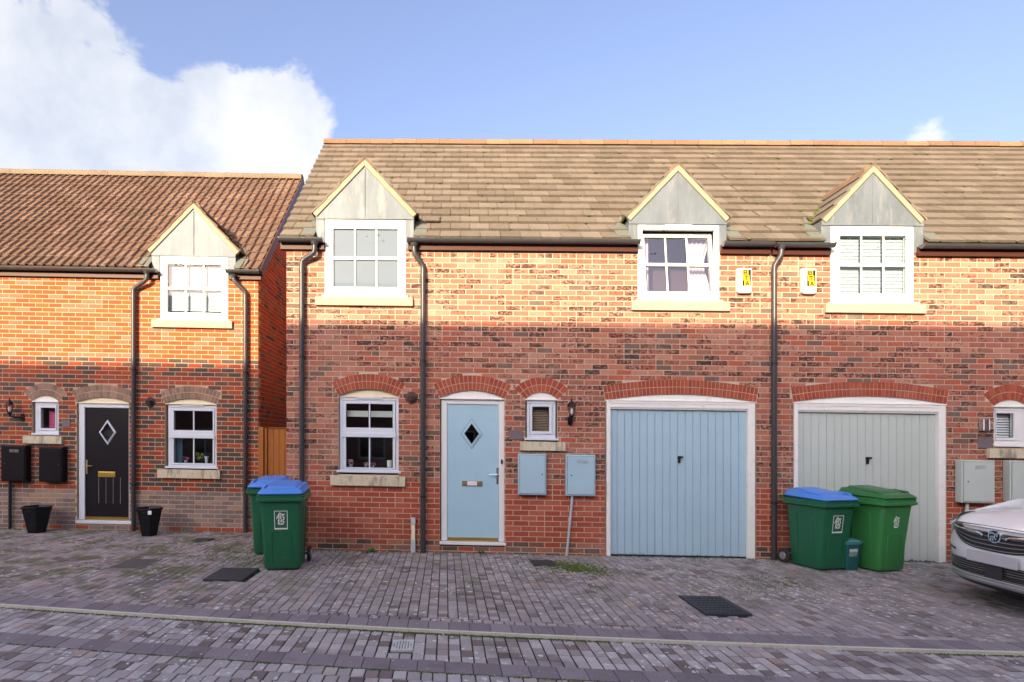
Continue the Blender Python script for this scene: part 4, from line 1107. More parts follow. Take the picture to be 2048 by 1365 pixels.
    hm.tube([fr.W(hu, rec + .003, hz + .02), fr.W(hu, rec + .045, hz + .02)], .011, 10); hm.tube([fr.W(hu, rec + .045, hz + .02), fr.W(hu + s_ * .12, rec + .05, hz + .02)], .009, 10)
    build(hm, 'handle', 'chrome' if not groove else 'brass_dull', root, bevel=.002)
    tm = MB()
    for k in range(3): tm.fbox(fr, l[0] + .01, l[1] - .01, l[2] + .004 + k * .017, l[2] + .016 + k * .017, rec - .007, rec + .010 - k * .004)
    build(tm, 'weather_bar', 'brass', root)
    rm = MB(); rm.fbox(fr, o[0] - .1, o[1] + .1, o[2] - .05, o[3] + .15, rec - .35, rec - .3); build(rm, 'hall_backing', 'interior_dark', root)
    return root, o, l
front_door(FM, HM, (882, 798, 1009, 1090), (894, 809, 998, 1084), (943.5, 868, 15, 21), 'door_blue', 'upvc', 0, (924, 963, 965, 973.5), 995.5, 'glass_dark')
db_o = FM.P(1004, 924); mb = MB(); mb.fbox(FM, db_o[0] - .012, db_o[0] + .012, db_o[1] - .03, db_o[1] + .03, -.047, -.03); db = build(mb, 'doorbell', 'label_black', bevel=.003, label='small black doorbell on the white frame of the blue door', cat='doorbell')
mb = MB(); mb.lathe(FM.W(db_o[0], -.028, db_o[1] - .008), [(.008, 0), (.008, -.003)], 10, 'y'); build(mb, 'button', 'chrome', db)

def garage(fr, house, out, leaf, n, mat, hpx):
    o = px_rect(fr, *out); l = px_rect(fr, *leaf); rec = -.055
    root = empty('garage_door', fr.W((o[0] + o[1]) / 2, rec, l[2]), parent=house)
    for ja, jb in ((o[0], l[0]), (l[1], o[1])): mb = MB(); mb.fbox(fr, ja, jb, l[2] - .02, o[3], -.1, .006); build(mb, 'jamb', 'painted_white', root, bevel=.004)
    hd = MB(); zt, zb = o[3], l[3]; hh = zt - zb
    hd.fbox(fr, l[0], l[1], zt - hh * .30, zt, -.1, .010); hd.fbox(fr, l[0], l[1], zt - hh * .80, zt - hh * .302, -.1, .002); hd.fbox(fr, l[0], l[1], zb, zt - hh * .802, -.1, -.016)
    hd.fbox(fr, o[0] - .01, o[1] + .01, zt, zt + .012, -.1, .02)
    build(hd, 'lintel_trim', 'painted_white', root, bevel=.003)
    inn = .02
    bk = MB(); bk.fbox(fr, l[0], l[1], l[2], l[3] - .002, rec - .03, rec - .016); build(bk, 'door_backing', mat, root)
    pw = (l[1] - l[0]) / n
    pm = {}
    for k in range(n):
        mb = MB(); T = fr.T(); a, b = l[0] + pw * k, l[0] + pw * (k + 1); c = rec - .009; e = rec
        mb.prism(lambda p, q, s_: T(p, s_, q), [(b - .001, c), (a + .001, c), (a + .005, e), (b - .005, e)][::-1], l[3] - .012, l[2] + .01)
        build(mb, 'panel', mat, root)
    hu, hz = fr.P(hpx[0], hpx[1], rec); mb = MB()
    mb.fbox(fr, hu - .022, hu + .022, hz - .02, hz + .025, rec + .0005, rec + .02); mb.fbox(fr, hu - .02, hu + .012, hz - .075, hz - .0205, rec + .003, rec + .03); mb.fbox(fr, hu + .012, hu + .05, hz + .0, hz + .024, rec + .021, rec + .036)
    build(mb, 'handle', 'label_black', root, bevel=.005)
    bm = MB(); bm.fbox(fr, l[0], l[1], l[2] - .03, l[2] + .008, rec - .01, rec + .004); build(bm, 'bottom_seal', 'rubber', root)
    cm = MB(); cm.fbox(fr, o[0] - .0, o[1] + .0, l[2] - .06, l[2] - .031, -.08, .04); build(cm, 'threshold', 'kerb_edge', root, bevel=.004)
    return root
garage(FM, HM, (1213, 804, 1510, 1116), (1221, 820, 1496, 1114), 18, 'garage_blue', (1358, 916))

# gutters and pipes
gutter(FM, HM, 558, 646, 477); gutter(FM, HM, 815, 1279, 479.5); gutter(FM, HM, 1447, 1547, 485.5, caps=(True, False))
downpipe(FM, HM, (629, 484), (629, 506), (603.5, 521), (606, 1100)); downpipe(FM, HM, (828.5, 487), (828, 508), (846, 531), (848, 1106))
# vent, meter boxes and so on are things fixed to the wall
def wall_vent(fr, px, py, r, mat, label):
    u, z = fr.P(px, py); root = empty('wall_vent', fr.W(u, 0, z), label, 'vent', 'round wall vents')
    c = fr.W(u, 0, z); mb = MB(); mb.lathe((c[0], c[1], c[2]), [(r, .001), (r, .012), (r * .92, .02), (r * .62, .02)], 24, 'y'); build(mb, 'flange', mat, root, smooth=True)
    mb = MB(); mb.lathe((c[0], c[1] - .02, c[2]), [(r * .6, 0), (r * .6, .04), (r * .5, .045), (r * .48, .03), (r * .1, .028)], 20, 'y'); build(mb, 'hood', mat, root, smooth=True)
    mb = MB(); mb.lathe((c[0], c[1] - .052, c[2] + r * .1), [(r * .3, 0), (r * .3, .02), (r * .16, .022), (r * .14, .005)], 14, 'y'); build(mb, 'spout', mat, root, smooth=True)
wall_vent(FM, 823, 796, .088, 'vent_brown', 'round brown vent beside the black downpipe')
def meter_box(fr, rc, mat, label, out=.10, louvre=True, lock=1, doorinset=True, rails=None, group='utility meter boxes'):
    q = px_rect(fr, *rc, w=out * .5); root = empty('meter_box', fr.W((q[0] + q[1]) / 2, 0, q[2]), label, 'meter box', group)
    mb = MB(); mb.fbox(fr, q[0], q[1], q[2], q[3], .004, out - .012); build(mb, 'case', mat, root, bevel=.010, seg=3)
    e = .022; dr = MB(); dr.fbox(fr, q[0] + e, q[1] - e, q[2] + e, q[3] - e, out - .0118, out); d_ = build(dr, 'door', mat, root, bevel=.003)
    sm = MB(); s1 = (q[0] + e - .004, q[1] - e + .004, q[2] + e - .004, q[3] - e + .004); frame_boxes(sm, fr, s1, (q[0] + e, q[1] - e, q[2] + e, q[3] - e), out - .0117, out - .0112); build(sm, 'door_seam', 'gasket', root)
    u_ = q[1] - .06 if lock > 0 else q[0] + .075; zm = (q[2] + q[3]) / 2
    kb = MB(); kb.fbox(fr, u_ - .007, u_ + .007, zm - .009, zm + .009, out + .0005, out + .004); build(kb, 'lock', 'label_black' if 'black' not in label else 'chrome', d_)
    if louvre:
        lm = MB(); uc = (q[0] + q[1]) / 2
        for k in range(4):
            for s_ in (-1, 1):
                a, b = (uc - .075 + .02, uc - .004 + .02) if s_ < 0 else (uc + .006 + .02, uc + .075 + .02)
                z_ = q[3] - .075 - k * .013; lm.fbox(fr, a, b, z_, z_ + .006, out + .0003, out + .005)
        build(lm, 'louvre', 'plastic_grey' if 'black' not in label else 'steel_dull', d_)
    return root, q
_, qa = meter_box(FM, (1036, 908, 1092, 990), 'garage_blue', 'blue meter box without vents under the small window', louvre=False, lock=1)
_, qb = meter_box(FM, (1131, 910, 1190, 992), 'garage_blue', 'blue vented meter box with slanting pipe, beside the blue garage door', lock=-1)
mb = MB(); ua, z1_ = FM.P(1144, 992, .05); ub, z0_ = FM.P(1134, 1112, .05)
mb.tube([FM.W(ua, .05, z1_ + .01), FM.W(ua - .002, .05, z1_ - .1), FM.W(ub + .003, .05, z0_ + .1), FM.W(ub - .005, .045, z0_ - .01)], .019, 10)
build(mb, 'conduit', 'plastic_grey', smooth=True, label='thin pale conduit slanting down from vented blue meter box', cat='conduit')
u_, z_ = FM.P(826.5, 1108, .05); root = empty('cable_duct', FM.W(u_, .03, z_), 'short upright grey and cream cable duct beside the middle downpipe', 'conduit')
zt2 = FM.P(826, 1035)[1]
mb = MB(); mb.fbox(FM, u_ - .033, u_ + .033, zt2 - .09, zt2, .002, .07); build(mb, 'cap', 'plastic_grey', root, bevel=.006)
mb = MB(); mb.fbox(FM, u_ - .026, u_ + .026, z_ + .2, zt2 - .0905, .002, .055); build(mb, 'cover', 'painted_cream', root, bevel=.004)
mb = MB(); mb.fbox(FM, u_ - .033, u_ + .033, z_ - .02, z_ + .1995, .002, .065); build(mb, 'base', 'plastic_grey', root, bevel=.008)
# alarm boxes with lettering
def stroke_letters(fr, root, u, z, h, w, wd, txt):
    t = h * .19; mb = MB()
    def bx(a0, a1, b0, b1): mb.fbox(fr, u + a0 * wd, u + a1 * wd, z + b0 * h, z + b1 * h, w, w + .0015)
    k = t / wd; kh = t / h; T = fr.T()
    if txt == 'B':
        bx(0, k, 0, 1)
        for b in (0, .5 - kh / 2, 1 - kh): bx(k, 1 - k * .8, b, b + kh)
        bx(1 - k * 1.1, 1, kh * .8, .5 - kh * .3); bx(.93 - k * 1.1, .93, .5 + kh * .3, 1 - kh * .8)
    elif txt == 'T': bx(0, 1, 1 - kh, 1); bx(.5 - k / 2, .5 + k / 2, 0, 1 - kh)
    else:
        P = lambda a, b: (u + a * wd, z + b * h)
        mb.prism(T, [P(0, 0), P(k * 1.1, 0), P(.5, .8), P(.5, 1), P(.5 - k * .5, 1)], w, w + .0015); mb.prism(T, [P(1 - k * 1.1, 0), P(1, 0), P(.5 + k * .5, 1), P(.5001, 1), P(.5001, .8)], w, w + .0015)
        mb.prism(T, [P(.26, .26), P(.74, .26), P(.70, .26 + kh), P(.3, .26 + kh)], w, w + .001)
    build(mb, 'lettering', 'label_black', root)
def alarm(fr, rc, label):
    q = px_rect(fr, *rc, w=.05); W_, H_ = q[1] - q[0], q[3] - q[2]; root = empty('alarm_box', fr.W((q[0] + q[1]) / 2, 0, q[2]), label, 'alarm box', 'burglar alarm boxes')
    mb = MB(); T = fr.T(); c = .025
    mb.prism(T, [(q[0] + c, q[2]), (q[1] - c, q[2]), (q[1], q[2] + c), (q[1], q[3] - c * .4), (q[1] - c * .4, q[3]), (q[0] + c * .4, q[3]), (q[0], q[3] - c * .4), (q[0], q[2] + c)], .003, .065)
    build(mb, 'cover', 'alarm_white', root, bevel=.012, seg=3)
    u = q[0] + W_ * .34; uu = q[0] + W_ * .92; hz = H_ * .215; zt = q[3] - H_ * .07; bw = (uu - u)
    for k, ch in enumerate('BTA'):
        sh = (0, .08, .22)[k] * bw; ww = bw * (.70 if k != 1 else .76); z0 = zt - hz * (k + 1)
        mb = MB(); mb.fbox(fr, u + sh, u + sh + ww, z0, z0 + hz - .0005, .0655, .067); build(mb, 'label_block', 'label_yellow', root)
        mb = MB()
        if sh > .001: mb.fbox(fr, u, u + sh - .0005, z0, z0 + hz - .0005, .0655, .067)
        mb.fbox(fr, u + sh + ww + .0005, uu + .0, z0, z0 + hz - .0005, .0655, .067); build(mb, 'label_bar', 'label_black', root)
        stroke_letters(fr, root, u + sh + ww * .17, z0 + hz * .10, hz * .80, .0672, ww * .66, ch)
alarm(FM, (1474, 537, 1503, 587), 'white and yellow BTA alarm box left of the party wall downpipe')
def lantern(fr, label, px, py_top, py_bot, s=1, armside=0, glassm='glass_clear', up=True, black='pot_black'):
    u, zt = fr.P(px, py_top, .12); zb = fr.P(px, py_bot, .02)[1]; H = zt - zb
    root = empty('wall_lantern', fr.W(u, 0, zb), label, 'wall lamp', 'coach lanterns'); w = .13; ua = u + armside
    c = fr.W(u, w, 0); X, Y = c[0], c[1]; g = fr.g(X)
    z = lambda f: zb + H * f + g
    mb = MB(); mb.lathe((X, Y, z(.74)), [(.065, 0), (.062, .01), (.045, .05), (.014, .075), (.010, .085), (.013, .093), (.004, .115)], 6); build(mb, 'lamp_cap', black, root)
    mb = MB(); mb.lathe((X, Y, z(.74) - .13), [(.032, 0), (.052, .128)], 6); build(mb, 'lamp_glass', glassm, root)
    mb = MB()
    for k in range(6):
        a = k * math.pi / 3; mb.tube([(X + .033 * math.cos(a), Y + .033 * math.sin(a), z(.74) - .13), (X + .054 * math.cos(a), Y + .054 * math.sin(a), z(.74))], .003, 5)
    build(mb, 'lamp_cage', black, root)
    mb = MB(); mb.lathe((X, Y, z(.74) - .11), [(.012, 0), (.022, .03), (.018, .07), (.004, .085)], 10); build(mb, 'bulb', 'decal_white', root, smooth=True)
    mb = MB(); mb.lathe((X, Y, z(.74) - .165), [(.012, 0), (.03, .015), (.034, .034)], 8); build(mb, 'lamp_base', black, root)
    b = fr.W(ua, .02, 0); mb = MB()
    mb.tube([(X, Y, z(.74) - .16), (X, Y + .02, z(.74) - .19), ((X + b[0]) / 2, Y + .06, z(.74) - .205), (b[0], b[1], zb + g + .06)], [.012, .014, .014, .016], 8); build(mb, 'arm', black, root, smooth=True)
    mb = MB(); mb.prism(fr.T(), [(ua - .02, zb), (ua + .02, zb), (ua + .032, zb + .05), (ua + .028, zb + .12), (ua, zb + .14), (ua - .028, zb + .12), (ua - .032, zb + .05)], .001, .022); build(mb, 'wall_plate', black, root, bevel=.004)
lantern(FM, 'grey coach lantern between the small window and blue garage', 1143, 800, 852)
def plaque(fr, rc, label):
    q = px_rect(fr, *rc); mb = MB(); mb.fbox(fr, q[0], q[1], q[2], q[3], .002, .012); build(mb, 'name_plaque', 'slate_plaque', bevel=.004, label=label, cat='plaque', group='blank wall plaques')
plaque(FM, (1017, 861, 1045, 880), 'dark blank plaque beside the blue door')

# -------- right house
HR = empty('brick_house', FM.W((U_P + U_R) / 2, 0, 0), 'terraced brick house with sage green garage door behind the bins and car', 'house', 'brick houses in the street')
holes = [opening(FM, 1588, 800, 1891, 1140), opening(FM, 1990, 810, 2054, 896), opening(FM, 1661, 430, 1827, 614)]
b_gar = Arch(*[opening(FM, 1587, 793, 1893, 950)[i] for i in (0, 1)], FM.P(1740, 807)[1], FM.P(1740, 793)[1], .205)
b_small = Arch(*[opening(FM, 1988, 793, 2056, 950)[i] for i in (0, 1)], FM.P(2022, 813)[1], FM.P(2022, 800)[1])
arches = [b_gar, b_small]; holes = fix(holes, arches)
mb = MB(); wall_mesh(mb, FM, U_P + .002, U_R, -.35, Z_TOP + .03, holes, arches); wall = build(mb, 'wall', 'mortar', HR)
lay(FM, wall, brick_rects(U_P + .004, U_R, -.12, Z_TOP, holes, arches, 14, phase=.0), matfn_main, 15)
for a in arches: make_arch(FM, HR, a, 'brick_arch'); lunette(FM, HR, a, 'painted_white', -.02)
mb = MB(); mb.fbox(FM, U_P, U_R, -.3, ZE, -dep, -dep + .1); mb.fbox(FM, U_R - .1, U_R, -.3, ZE, -dep + .1, -.12); build(mb, 'rear_wall', 'far_brick', HR)
dm3 = dict(win=(1661, 453, 1827, 608), strip=(1642, 1846), apex_py=329, eave_py=441, half_over=106)
D_, cl_ = dormer(FM, HR, main=(WE, ZE, SLOPE), **dm3)
rf3, TR3, _, _ = roof_tiles(FM, HR, U_P + .002, U_R, WE, ZE, WR, ZR, 16, .285, [cl_], 'tile_brown', seed=33)
ridge_tiles(FM, rf3, (U_P + .002, WR, ZR), (U_R, WR, ZR), .085, 'tile_ridge', .43, seed=5)
mb = MB(); mb.add([T2(U_P, 0, 0), T2(U_R, 0, 0), T2(U_R, LR, 0), T2(U_P, LR, 0)], [(0, 1, 2, 3)]); build(mb, 'rear_roof_slope', 'tile_brown', HR)
mb = MB(); mb.prism(Frame(*FM.W(U_R, 0, 0)[:2], R(-90) + FM.ang, g_main).T(), [(-dep, ZE - .1), (-.002, ZE - .1), (-dep / 2, ZR - .1)], -.1, 0); build(mb, 'gable_wall', 'far_brick', HR)
r3, o3, g3, w3 = window_upper(FM, HR, dm3['win'], 'interior_room', 'glass_upper', vents=[(1674, 454.5, 1726, 459), (1755, 455.5, 1808, 460)])
b_ = venetian(FM, None, g3, w3, 'blind_white', .05, ang=1.6, name='venetian_blind'); props(b_, 'white slatted blind closed behind the upper window over the sage garage', 'blind')
sill(FM, HR, (1648, 609, 1847, 628), 'sill_stone_clean')
_, oS3, gS3, wS3 = window(FM, HR, (1991, 815, 2054, 891), (1996, 827, 2031, 876), 1, [(827, 876)], w=-.03, mat='upvc', room='interior_dark')
b_ = venetian(FM, None, gS3, wS3, 'blind_bright', .036, ang=.72, name='venetian_blind'); props(b_, 'white slatted blind with open slats in the small window above the car', 'blind')
sill(FM, HR, (1973, 898, 2075, 917))
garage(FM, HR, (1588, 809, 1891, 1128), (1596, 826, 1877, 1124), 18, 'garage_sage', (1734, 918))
gutter(FM, HR, 1551, 1668, 487.5, caps=(False, True)); gutter(FM, HR, 1845, 2260, 491)
downpipe(FM, HR, (1563, 492), (1563, 512), (1548.5, 530), (1550, 1122))
alarm(FM, (1603, 538, 1632, 588), 'white and yellow BTA alarm box right of the party wall downpipe')
_, qc = meter_box(FM, (1917, 921, 1983, 1006), 'garage_sage', 'sage grey vented meter box right of the sage garage', lock=-1, out=.13)
meter_box(FM, (2013, 922, 2080, 1004), 'garage_sage', 'sage grey plain meter box cut by the right picture edge', lock=1, louvre=False, out=.13)
mb = MB(); ua, z1_ = FM.P(1934, 1006, .05); mb.tube([FM.W(ua, .05, z1_ + .01), FM.W(ua, .05, 0)], .022, 10); build(mb, 'conduit', 'garage_sage', smooth=True, label='sage grey conduit under the vented meter box behind the car', cat='conduit')
plaque(FM, (1955, 875, 1984, 897), 'grey blank plaque beside the small window above the car')
u_, z_ = FM.P(1971, 850, .05); root = empty('wall_lamp', FM.W(u_, 0, z_ - .08), 'small steel half cylinder wall lamp left of small window', 'wall lamp')
mb = MB(); c_ = FM.W(u_, .05, z_); mb.lathe((c_[0], c_[1], c_[2] - .08), [(.05, 0), (.05, .155)], 20); build(mb, 'shade', 'chrome', root, smooth=True)
mb = MB(); mb.fbox(FM, u_ - .055, u_ + .055, z_ - .085, z_ + .08, .001, .02); build(mb, 'back_plate', 'steel_dull', root, bevel=.004)

# -------- left house
UL_R = FL.P(516.5, 800)[0]; UL_L = -10.2
ZTL = FL.P(250, 549)[1]
WEL = .10; ZEL = FL.P(250, 534, WEL)[1]; WRL = WEL - 2.88; ZRL = FL.P(300, 349, WRL)[1] - .04; SLL = (ZRL - ZEL) / 2.88
HL = empty('brick_house', FL.W((UL_L + UL_R) / 2, 0, 0), 'set back orange brick house with black front door and red tiled roof', 'house', 'brick houses in the street')
holes = [opening(FL, 68, 800, 115, 871), opening(FL, 155, 803, 262, 1048), opening(FL, 333, 806, 432, 941), opening(FL, 321, 505, 456, 643)]
c_s = Arch(*[opening(FL, 64, 793, 117, 950)[i] for i in (0, 1)], FL.P(90, 803)[1], FL.P(90, 792)[1])
c_d = Arch(*[opening(FL, 153, 793, 258, 950)[i] for i in (0, 1)], FL.P(207, 806)[1], FL.P(207, 795)[1])
c_w = Arch(*[opening(FL, 330, 793, 433, 950)[i] for i in (0, 1)], FL.P(382, 808)[1], FL.P(382, 798)[1])
arches = [c_s, c_d, c_w]; holes = fix(holes, arches)
def matfn_left(q, r):
    zm = (q[2] + q[3]) / 2
    if zm < .10: return 'brick_arch' if r.random() < .55 else 'brick_purple'
    if zm < .70: return 'brick_purple'
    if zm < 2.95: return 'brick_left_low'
    return 'brick_left'
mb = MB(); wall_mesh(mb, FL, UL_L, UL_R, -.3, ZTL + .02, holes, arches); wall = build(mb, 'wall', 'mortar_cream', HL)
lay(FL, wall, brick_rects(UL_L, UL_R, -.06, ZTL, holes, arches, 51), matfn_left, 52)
for a in arches: make_arch(FL, HL, a, 'brick_brown_arch', .056)
lunette(FL, HL, c_s, 'painted_white', -.02); lunette(FL, HL, c_d, 'painted_cream', -.03); lunette(FL, HL, c_w, 'painted_cream', -.03)
FSL = Frame(*FL.W(UL_R, 0, 0)[:2], R(90), g_left)
depL = 5.76; gwm = MB(); gwm.prism(FSL.T(), [(.002, -.3), (depL, -.3), (depL, ZEL - .1), (depL / 2, ZRL - .12), (.002, ZEL - .1)], -.1, -.004); gw = build(gwm, 'gable_wall', 'mortar_cream', HL)
limL = lambda q: (q[3] < ZEL - .12 + (depL / 2 - abs((q[0] + q[1]) / 2 - depL / 2)) * SLL)
lay(FSL, gw, brick_rects(0, depL, -.06, ZRL, [], [], 61, limit=limL, top_headers=False), lambda q, r: 'brick_left' if r.random() < .85 else 'brick_left_low', 62, nparts=0)
mb = MB(); mb.fbox(FL, UL_L, UL_R - .11, -.3, ZEL, -depL, -depL + .1); mb.fbox(FL, UL_L, UL_L + .1, -.3, ZEL, -depL + .1, -.12); build(mb, 'rear_wall', 'far_brick', HL)
dl = dict(win=(321, 514, 456, 642), strip=(304, 472), apex_py=405, eave_py=503, half_over=90)
DL_, clL = dormer(FL, HL, main=(WEL, ZEL, SLL), tile_mat='tile_red', ridge_mat='tile_ridge_buff', **dl)
rfl, TL, GL_, LL_ = roof_tiles(FL, HL, UL_L, UL_R + .06, WEL, ZEL, WRL, ZRL, 14, .30, [clL], 'tile_red', roll=True, seed=71)
ridge_tiles(FL, rfl, (UL_L, WRL, ZRL - .01), (UL_R + .07, WRL, ZRL - .01), .10, 'tile_ridge_buff', .43, seed=6)
mb = MB(); mb.box(TL, UL_R + .061, UL_R + .09, -.02, LL_ - .0, -.13, .03); build(mb, 'bargeboard', 'vent_brown', rfl)
mb = MB(); mb.box(TL, UL_R + .002, UL_R + .0605, -.0, LL_ - .02, -.14, -.1005); build(mb, 'verge_soffit', 'fence_wood', rfl)
mb = MB(); T2L = lambda a, t: FL.W(a, 2 * WRL - (WEL - t * 2.88 / LL_), ZEL + t * (ZRL - ZEL) / LL_)
mb.add([T2L(UL_L, 0), T2L(UL_R + .06, 0), T2L(UL_R + .06, LL_), T2L(UL_L, LL_)], [(0, 1, 2, 3)]); build(mb, 'rear_roof_slope', 'tile_red', HL)
rl, ol, gl_, wl = window_upper(FL, HL, dl['win'], 'interior_room', 'glass_upper', vents=[(334, 515, 377, 519), (403, 515.5, 446, 519.5)])
b_ = venetian(FL, None, gl_, wl, 'blind_white', .045, ang=1.6, name='venetian_blind'); props(b_, 'white slatted blind closed in the upper window of the orange house', 'blind')
sill(FL, HL, (305, 642, 466, 657), 'sill_stone_clean')
_, oWl, gWl, wWl = window(FL, HL, (334, 810, 432, 935), (346, 822, 424, 927), 2, [(822, 861), (876, 927)], w=-.04, mat='upvc_shade_blue', room='interior_dark', vent_rects=[(361, 809.5, 406, 813)], rail=True, bars=.022)
sill(FL, HL, (317, 940, 442, 957))
window(FL, HL, (68, 804, 115, 868), (80, 816, 109, 857), 1, [(816, 857)], w=-.03, mat='upvc_shade_blue', room='interior_room')
sill(FL, HL, (50, 873, 127, 888))
front_door(FL, HL, (155, 806, 262, 1048), (167, 816, 255, 1041), (212, 865, 16.5, 24), 'door_black', 'upvc_shade_blue', 1, (193, 944, 228, 955), 170, 'glass_clear', rec=-.045, groove=True)
gutter(FL, HL, -250, 312, 534, caps=(False, True)); gutter(FL, HL, 453, 519, 541)
downpipe(FL, HL, (293.5, 543), (293, 560), (267, 577), (268, 1066)); downpipe(FL, HL, (467, 550), (467, 562), (491, 584), (491, 1070))
wall_vent(FL, 301, 805, .085, 'vent_black', 'round black vent on the orange brick house')
meter_box(FL, (7, 891, 57, 963), 'box_black', 'black meter box with vent panels on a pole, leftmost on wall', out=.14, lock=-1, louvre=True)
meter_box(FL, (82, 894, 130, 964), 'box_black', 'plain black meter box under the small window of the orange house', out=.14, lock=1, louvre=False)
mb = MB(); ua, z1_ = FL.P(20, 963, .05); mb.tube([FL.W(ua, .05, z1_ + .01), FL.W(ua, .05, 0)], .025, 10); build(mb, 'conduit', 'pipe_plastic', smooth=True, label='black conduit running down below the leftmost black meter box', cat='conduit')
lantern(FL, 'black coach lantern left of the small white window', 20, 799, 843, armside=.13)
plaque(FL, (125, 840, 141, 855), 'small brown blank plaque left of the black door')
# things on the inner sill of the left house window
zi = gWl[2] - .01
curtain(FL, 'blue curtain at the left side of the orange house window', gWl[0] - .03, gWl[0] + .09, gWl[2] - .05, FL.P(380, 876)[1], -.16, 'curtain_blue', 3, .015)
P_ = FL.W(FL.P(372, 900, -.12)[0], -.12, zi); posy(P_[0], P_[1], P_[2], .055, 'petal_pink', 16, 8, 'pot_grey', 'bright pink flower in the orange house window')
P_ = FL.W(FL.P(397, 900, -.12)[0], -.12, zi); root = empty('potted_plant', P_, 'yellow green spiky pot plant in the orange house window', 'plant')
mb = MB(); mb.lathe(P_, [(.035, 0), (.045, .06), (.04, .06)], 12); build(mb, 'pot', 'pot_black', root, smooth=True)
mb = MB(); rr = random.Random(4)
for k in range(46):
    a = rr.random() * 6.28; l_ = rr.uniform(.07, .13); up = rr.uniform(.3, 1.2); b = Vector((math.cos(a), math.sin(a) * .5, 0)); s_ = Vector((-b.y, b.x, .3)).normalized() * .009
    p0 = Vector(P_) + Vector((0, 0, .06)); p1 = p0 + b * l_ * .6 + Vector((0, 0, l_ * up)); p2 = p0 + b * l_ + Vector((0, 0, l_ * up * .6))
    mb.add([p0, p1 - s_, p2, p1 + s_], [(0, 1, 2, 3)])
build(mb, 'leaves', 'leaf_yellow', root)
P_ = FL.W(FL.P(413, 900, -.11)[0], -.11, zi); mb = MB(); mb.lathe(P_, [(.022, 0), (.02, .01), (.028, .09), (.042, .13), (.038, .13)], 14); build(mb, 'vase', 'upvc_shade_blue', smooth=True, label='pale tapering vase at the right of the orange house window sill', cat='vase')
# small figure ornament in the tiny window of the left house: a red and white fabric hanging
P_ = FL.P(99, 840, -.11); mb = MB(); mb.fbox(FL, P_[0] - .03, P_[0] + .09, P_[1] - .2, P_[1] + .15, -.16, -.15); build(mb, 'fabric_hanging', 'petal_pink', label='red cloth hanging behind the smallest window of the orange house', cat='cloth')

# ---- alley gate
gy = 9.80; groot = empty('garden_gate', (-3.7, gy, gz(-3.7)), 'orange brown vertical board gate closing the alley between houses', 'gate')
zt = CAMZ + (HY - 856) / F * gy; x = UL_R + .006; FG = Frame(0, gy, 0, lambda x: 0)
mb = MB(); mb.fbox(FG, x, x + .085, -.1, zt + .015, -.05, .07); build(mb, 'post', 'fence_wood', groot, bevel=.004); x += .09
mb = MB(); mb.fbox(FG, x, x + .045, -.1, zt - .002, -.04, .03); build(mb, 'frame_stile', 'fence_wood', groot, bevel=.004); x += .048
while x < -2.32:
    b = min(x + .098, -2.3); mb = MB(); mb.fbox(FG, x, b - .004, .06, zt - .012, -.03, -.008 + rnd.uniform(0, .002)); build(mb, 'board', 'fence_wood', groot, bevel=.003, seg=1); x += .098
mb = MB(); mb.fbox(FG, UL_R + .15, -2.3, zt - .011, zt + .006, -.05, .02); build(mb, 'top_rail', 'fence_wood', groot, bevel=.003)
hx = (532 - PPX) / F * gy + .02; hz = CAMZ - (957 - HY) / F * gy
mb = MB(); mb.tube([(hx, gy - .012, hz - .05), (hx, gy - .05, hz - .03), (hx, gy - .05, hz + .03), (hx, gy - .012, hz + .05)], .007, 8); mb.fbox(FG, hx - .015, hx + .015, hz - .07, hz + .07, -.007, -.002); build(mb, 'handle', 'steel_dull', groot)

# ================================================================== INSPECTION COVERS
def rect_cover(name, q, mat, label, pattern, lift=.012, skew=0, frame=True):
    root = empty(name, TG((q[0] + q[1]) / 2, (q[2] + q[3]) / 2, 0), label, 'drain cover', 'metal covers set into the paving')
    K = lambda x, y, z: TG(x + skew * (y - q[2]), y, z)
    mb = MB(); mb.box(K, q[0], q[1], q[2], q[3], -.03, lift); build(mb, 'plate', mat, root, bevel=.003)
    pm = MB()
    if pattern == 'ribs':
        n = 16
        for i in range(n):
            f0 = i / n; xx = q[0] + .02 + (q[1] - q[0] - .04) * f0; pm.box(K, xx, xx + (q[1] - q[0]) / n * .5, q[2] + .03, q[3] - .03, lift + .0003, lift + .006)
    elif pattern == 'checks':
        n = 9; m_ = 7
        for i in range(n):
            for j in range(m_):
                xx = q[0] + .03 + (q[1] - q[0] - .06) * i / n; yy = q[2] + .03 + (q[3] - q[2] - .06) * j / m_
                pm.box(K, xx, xx + (q[1] - q[0] - .06) / n * .7, yy, yy + (q[3] - q[2] - .06) / m_ * .7, lift + .0003, lift + .004)
    if pm.v: build(pm, 'tread', mat, root)
    if frame:
        e = .016; fm = MB(); fm.box(K, q[0] - e, q[1] + e, q[2] - e, q[2] - .003, -.03, .003); fm.box(K, q[0] - e, q[1] + e, q[3] + .003, q[3] + e, -.03, .003)
        fm.box(K, q[0] - e, q[0] - .003, q[2] - .003, q[3] + .003, -.03, .003); fm.box(K, q[1] + .003, q[1] + e, q[2] - .003, q[3] + .003, -.03, .003); build(fm, 'frame', 'iron_cover_worn', root)
rect_cover('inspection_cover', covers[0], 'iron_cover_worn', 'worn ribbed cover in front of the orange brick house', 'ribs', .006)
rect_cover('inspection_cover', covers[1], 'iron_cover', 'dark slab cover in front of the green bins by the alley', 'none', .02, frame=False)
rect_cover('inspection_cover', covers[2], 'iron_cover', 'dark patterned cover on the drive in front of the garages', 'checks', .022, frame=False)
rect_cover('drain_cover', covers[4], 'iron_cover', 'small dark drain cover at the wall below the blue meter boxes', 'none', .01, frame=False)
rect_cover('drain_cover', covers[5], 'iron_cover', 'tiny dark drain cover below the orange house window', 'none', .006, frame=False)
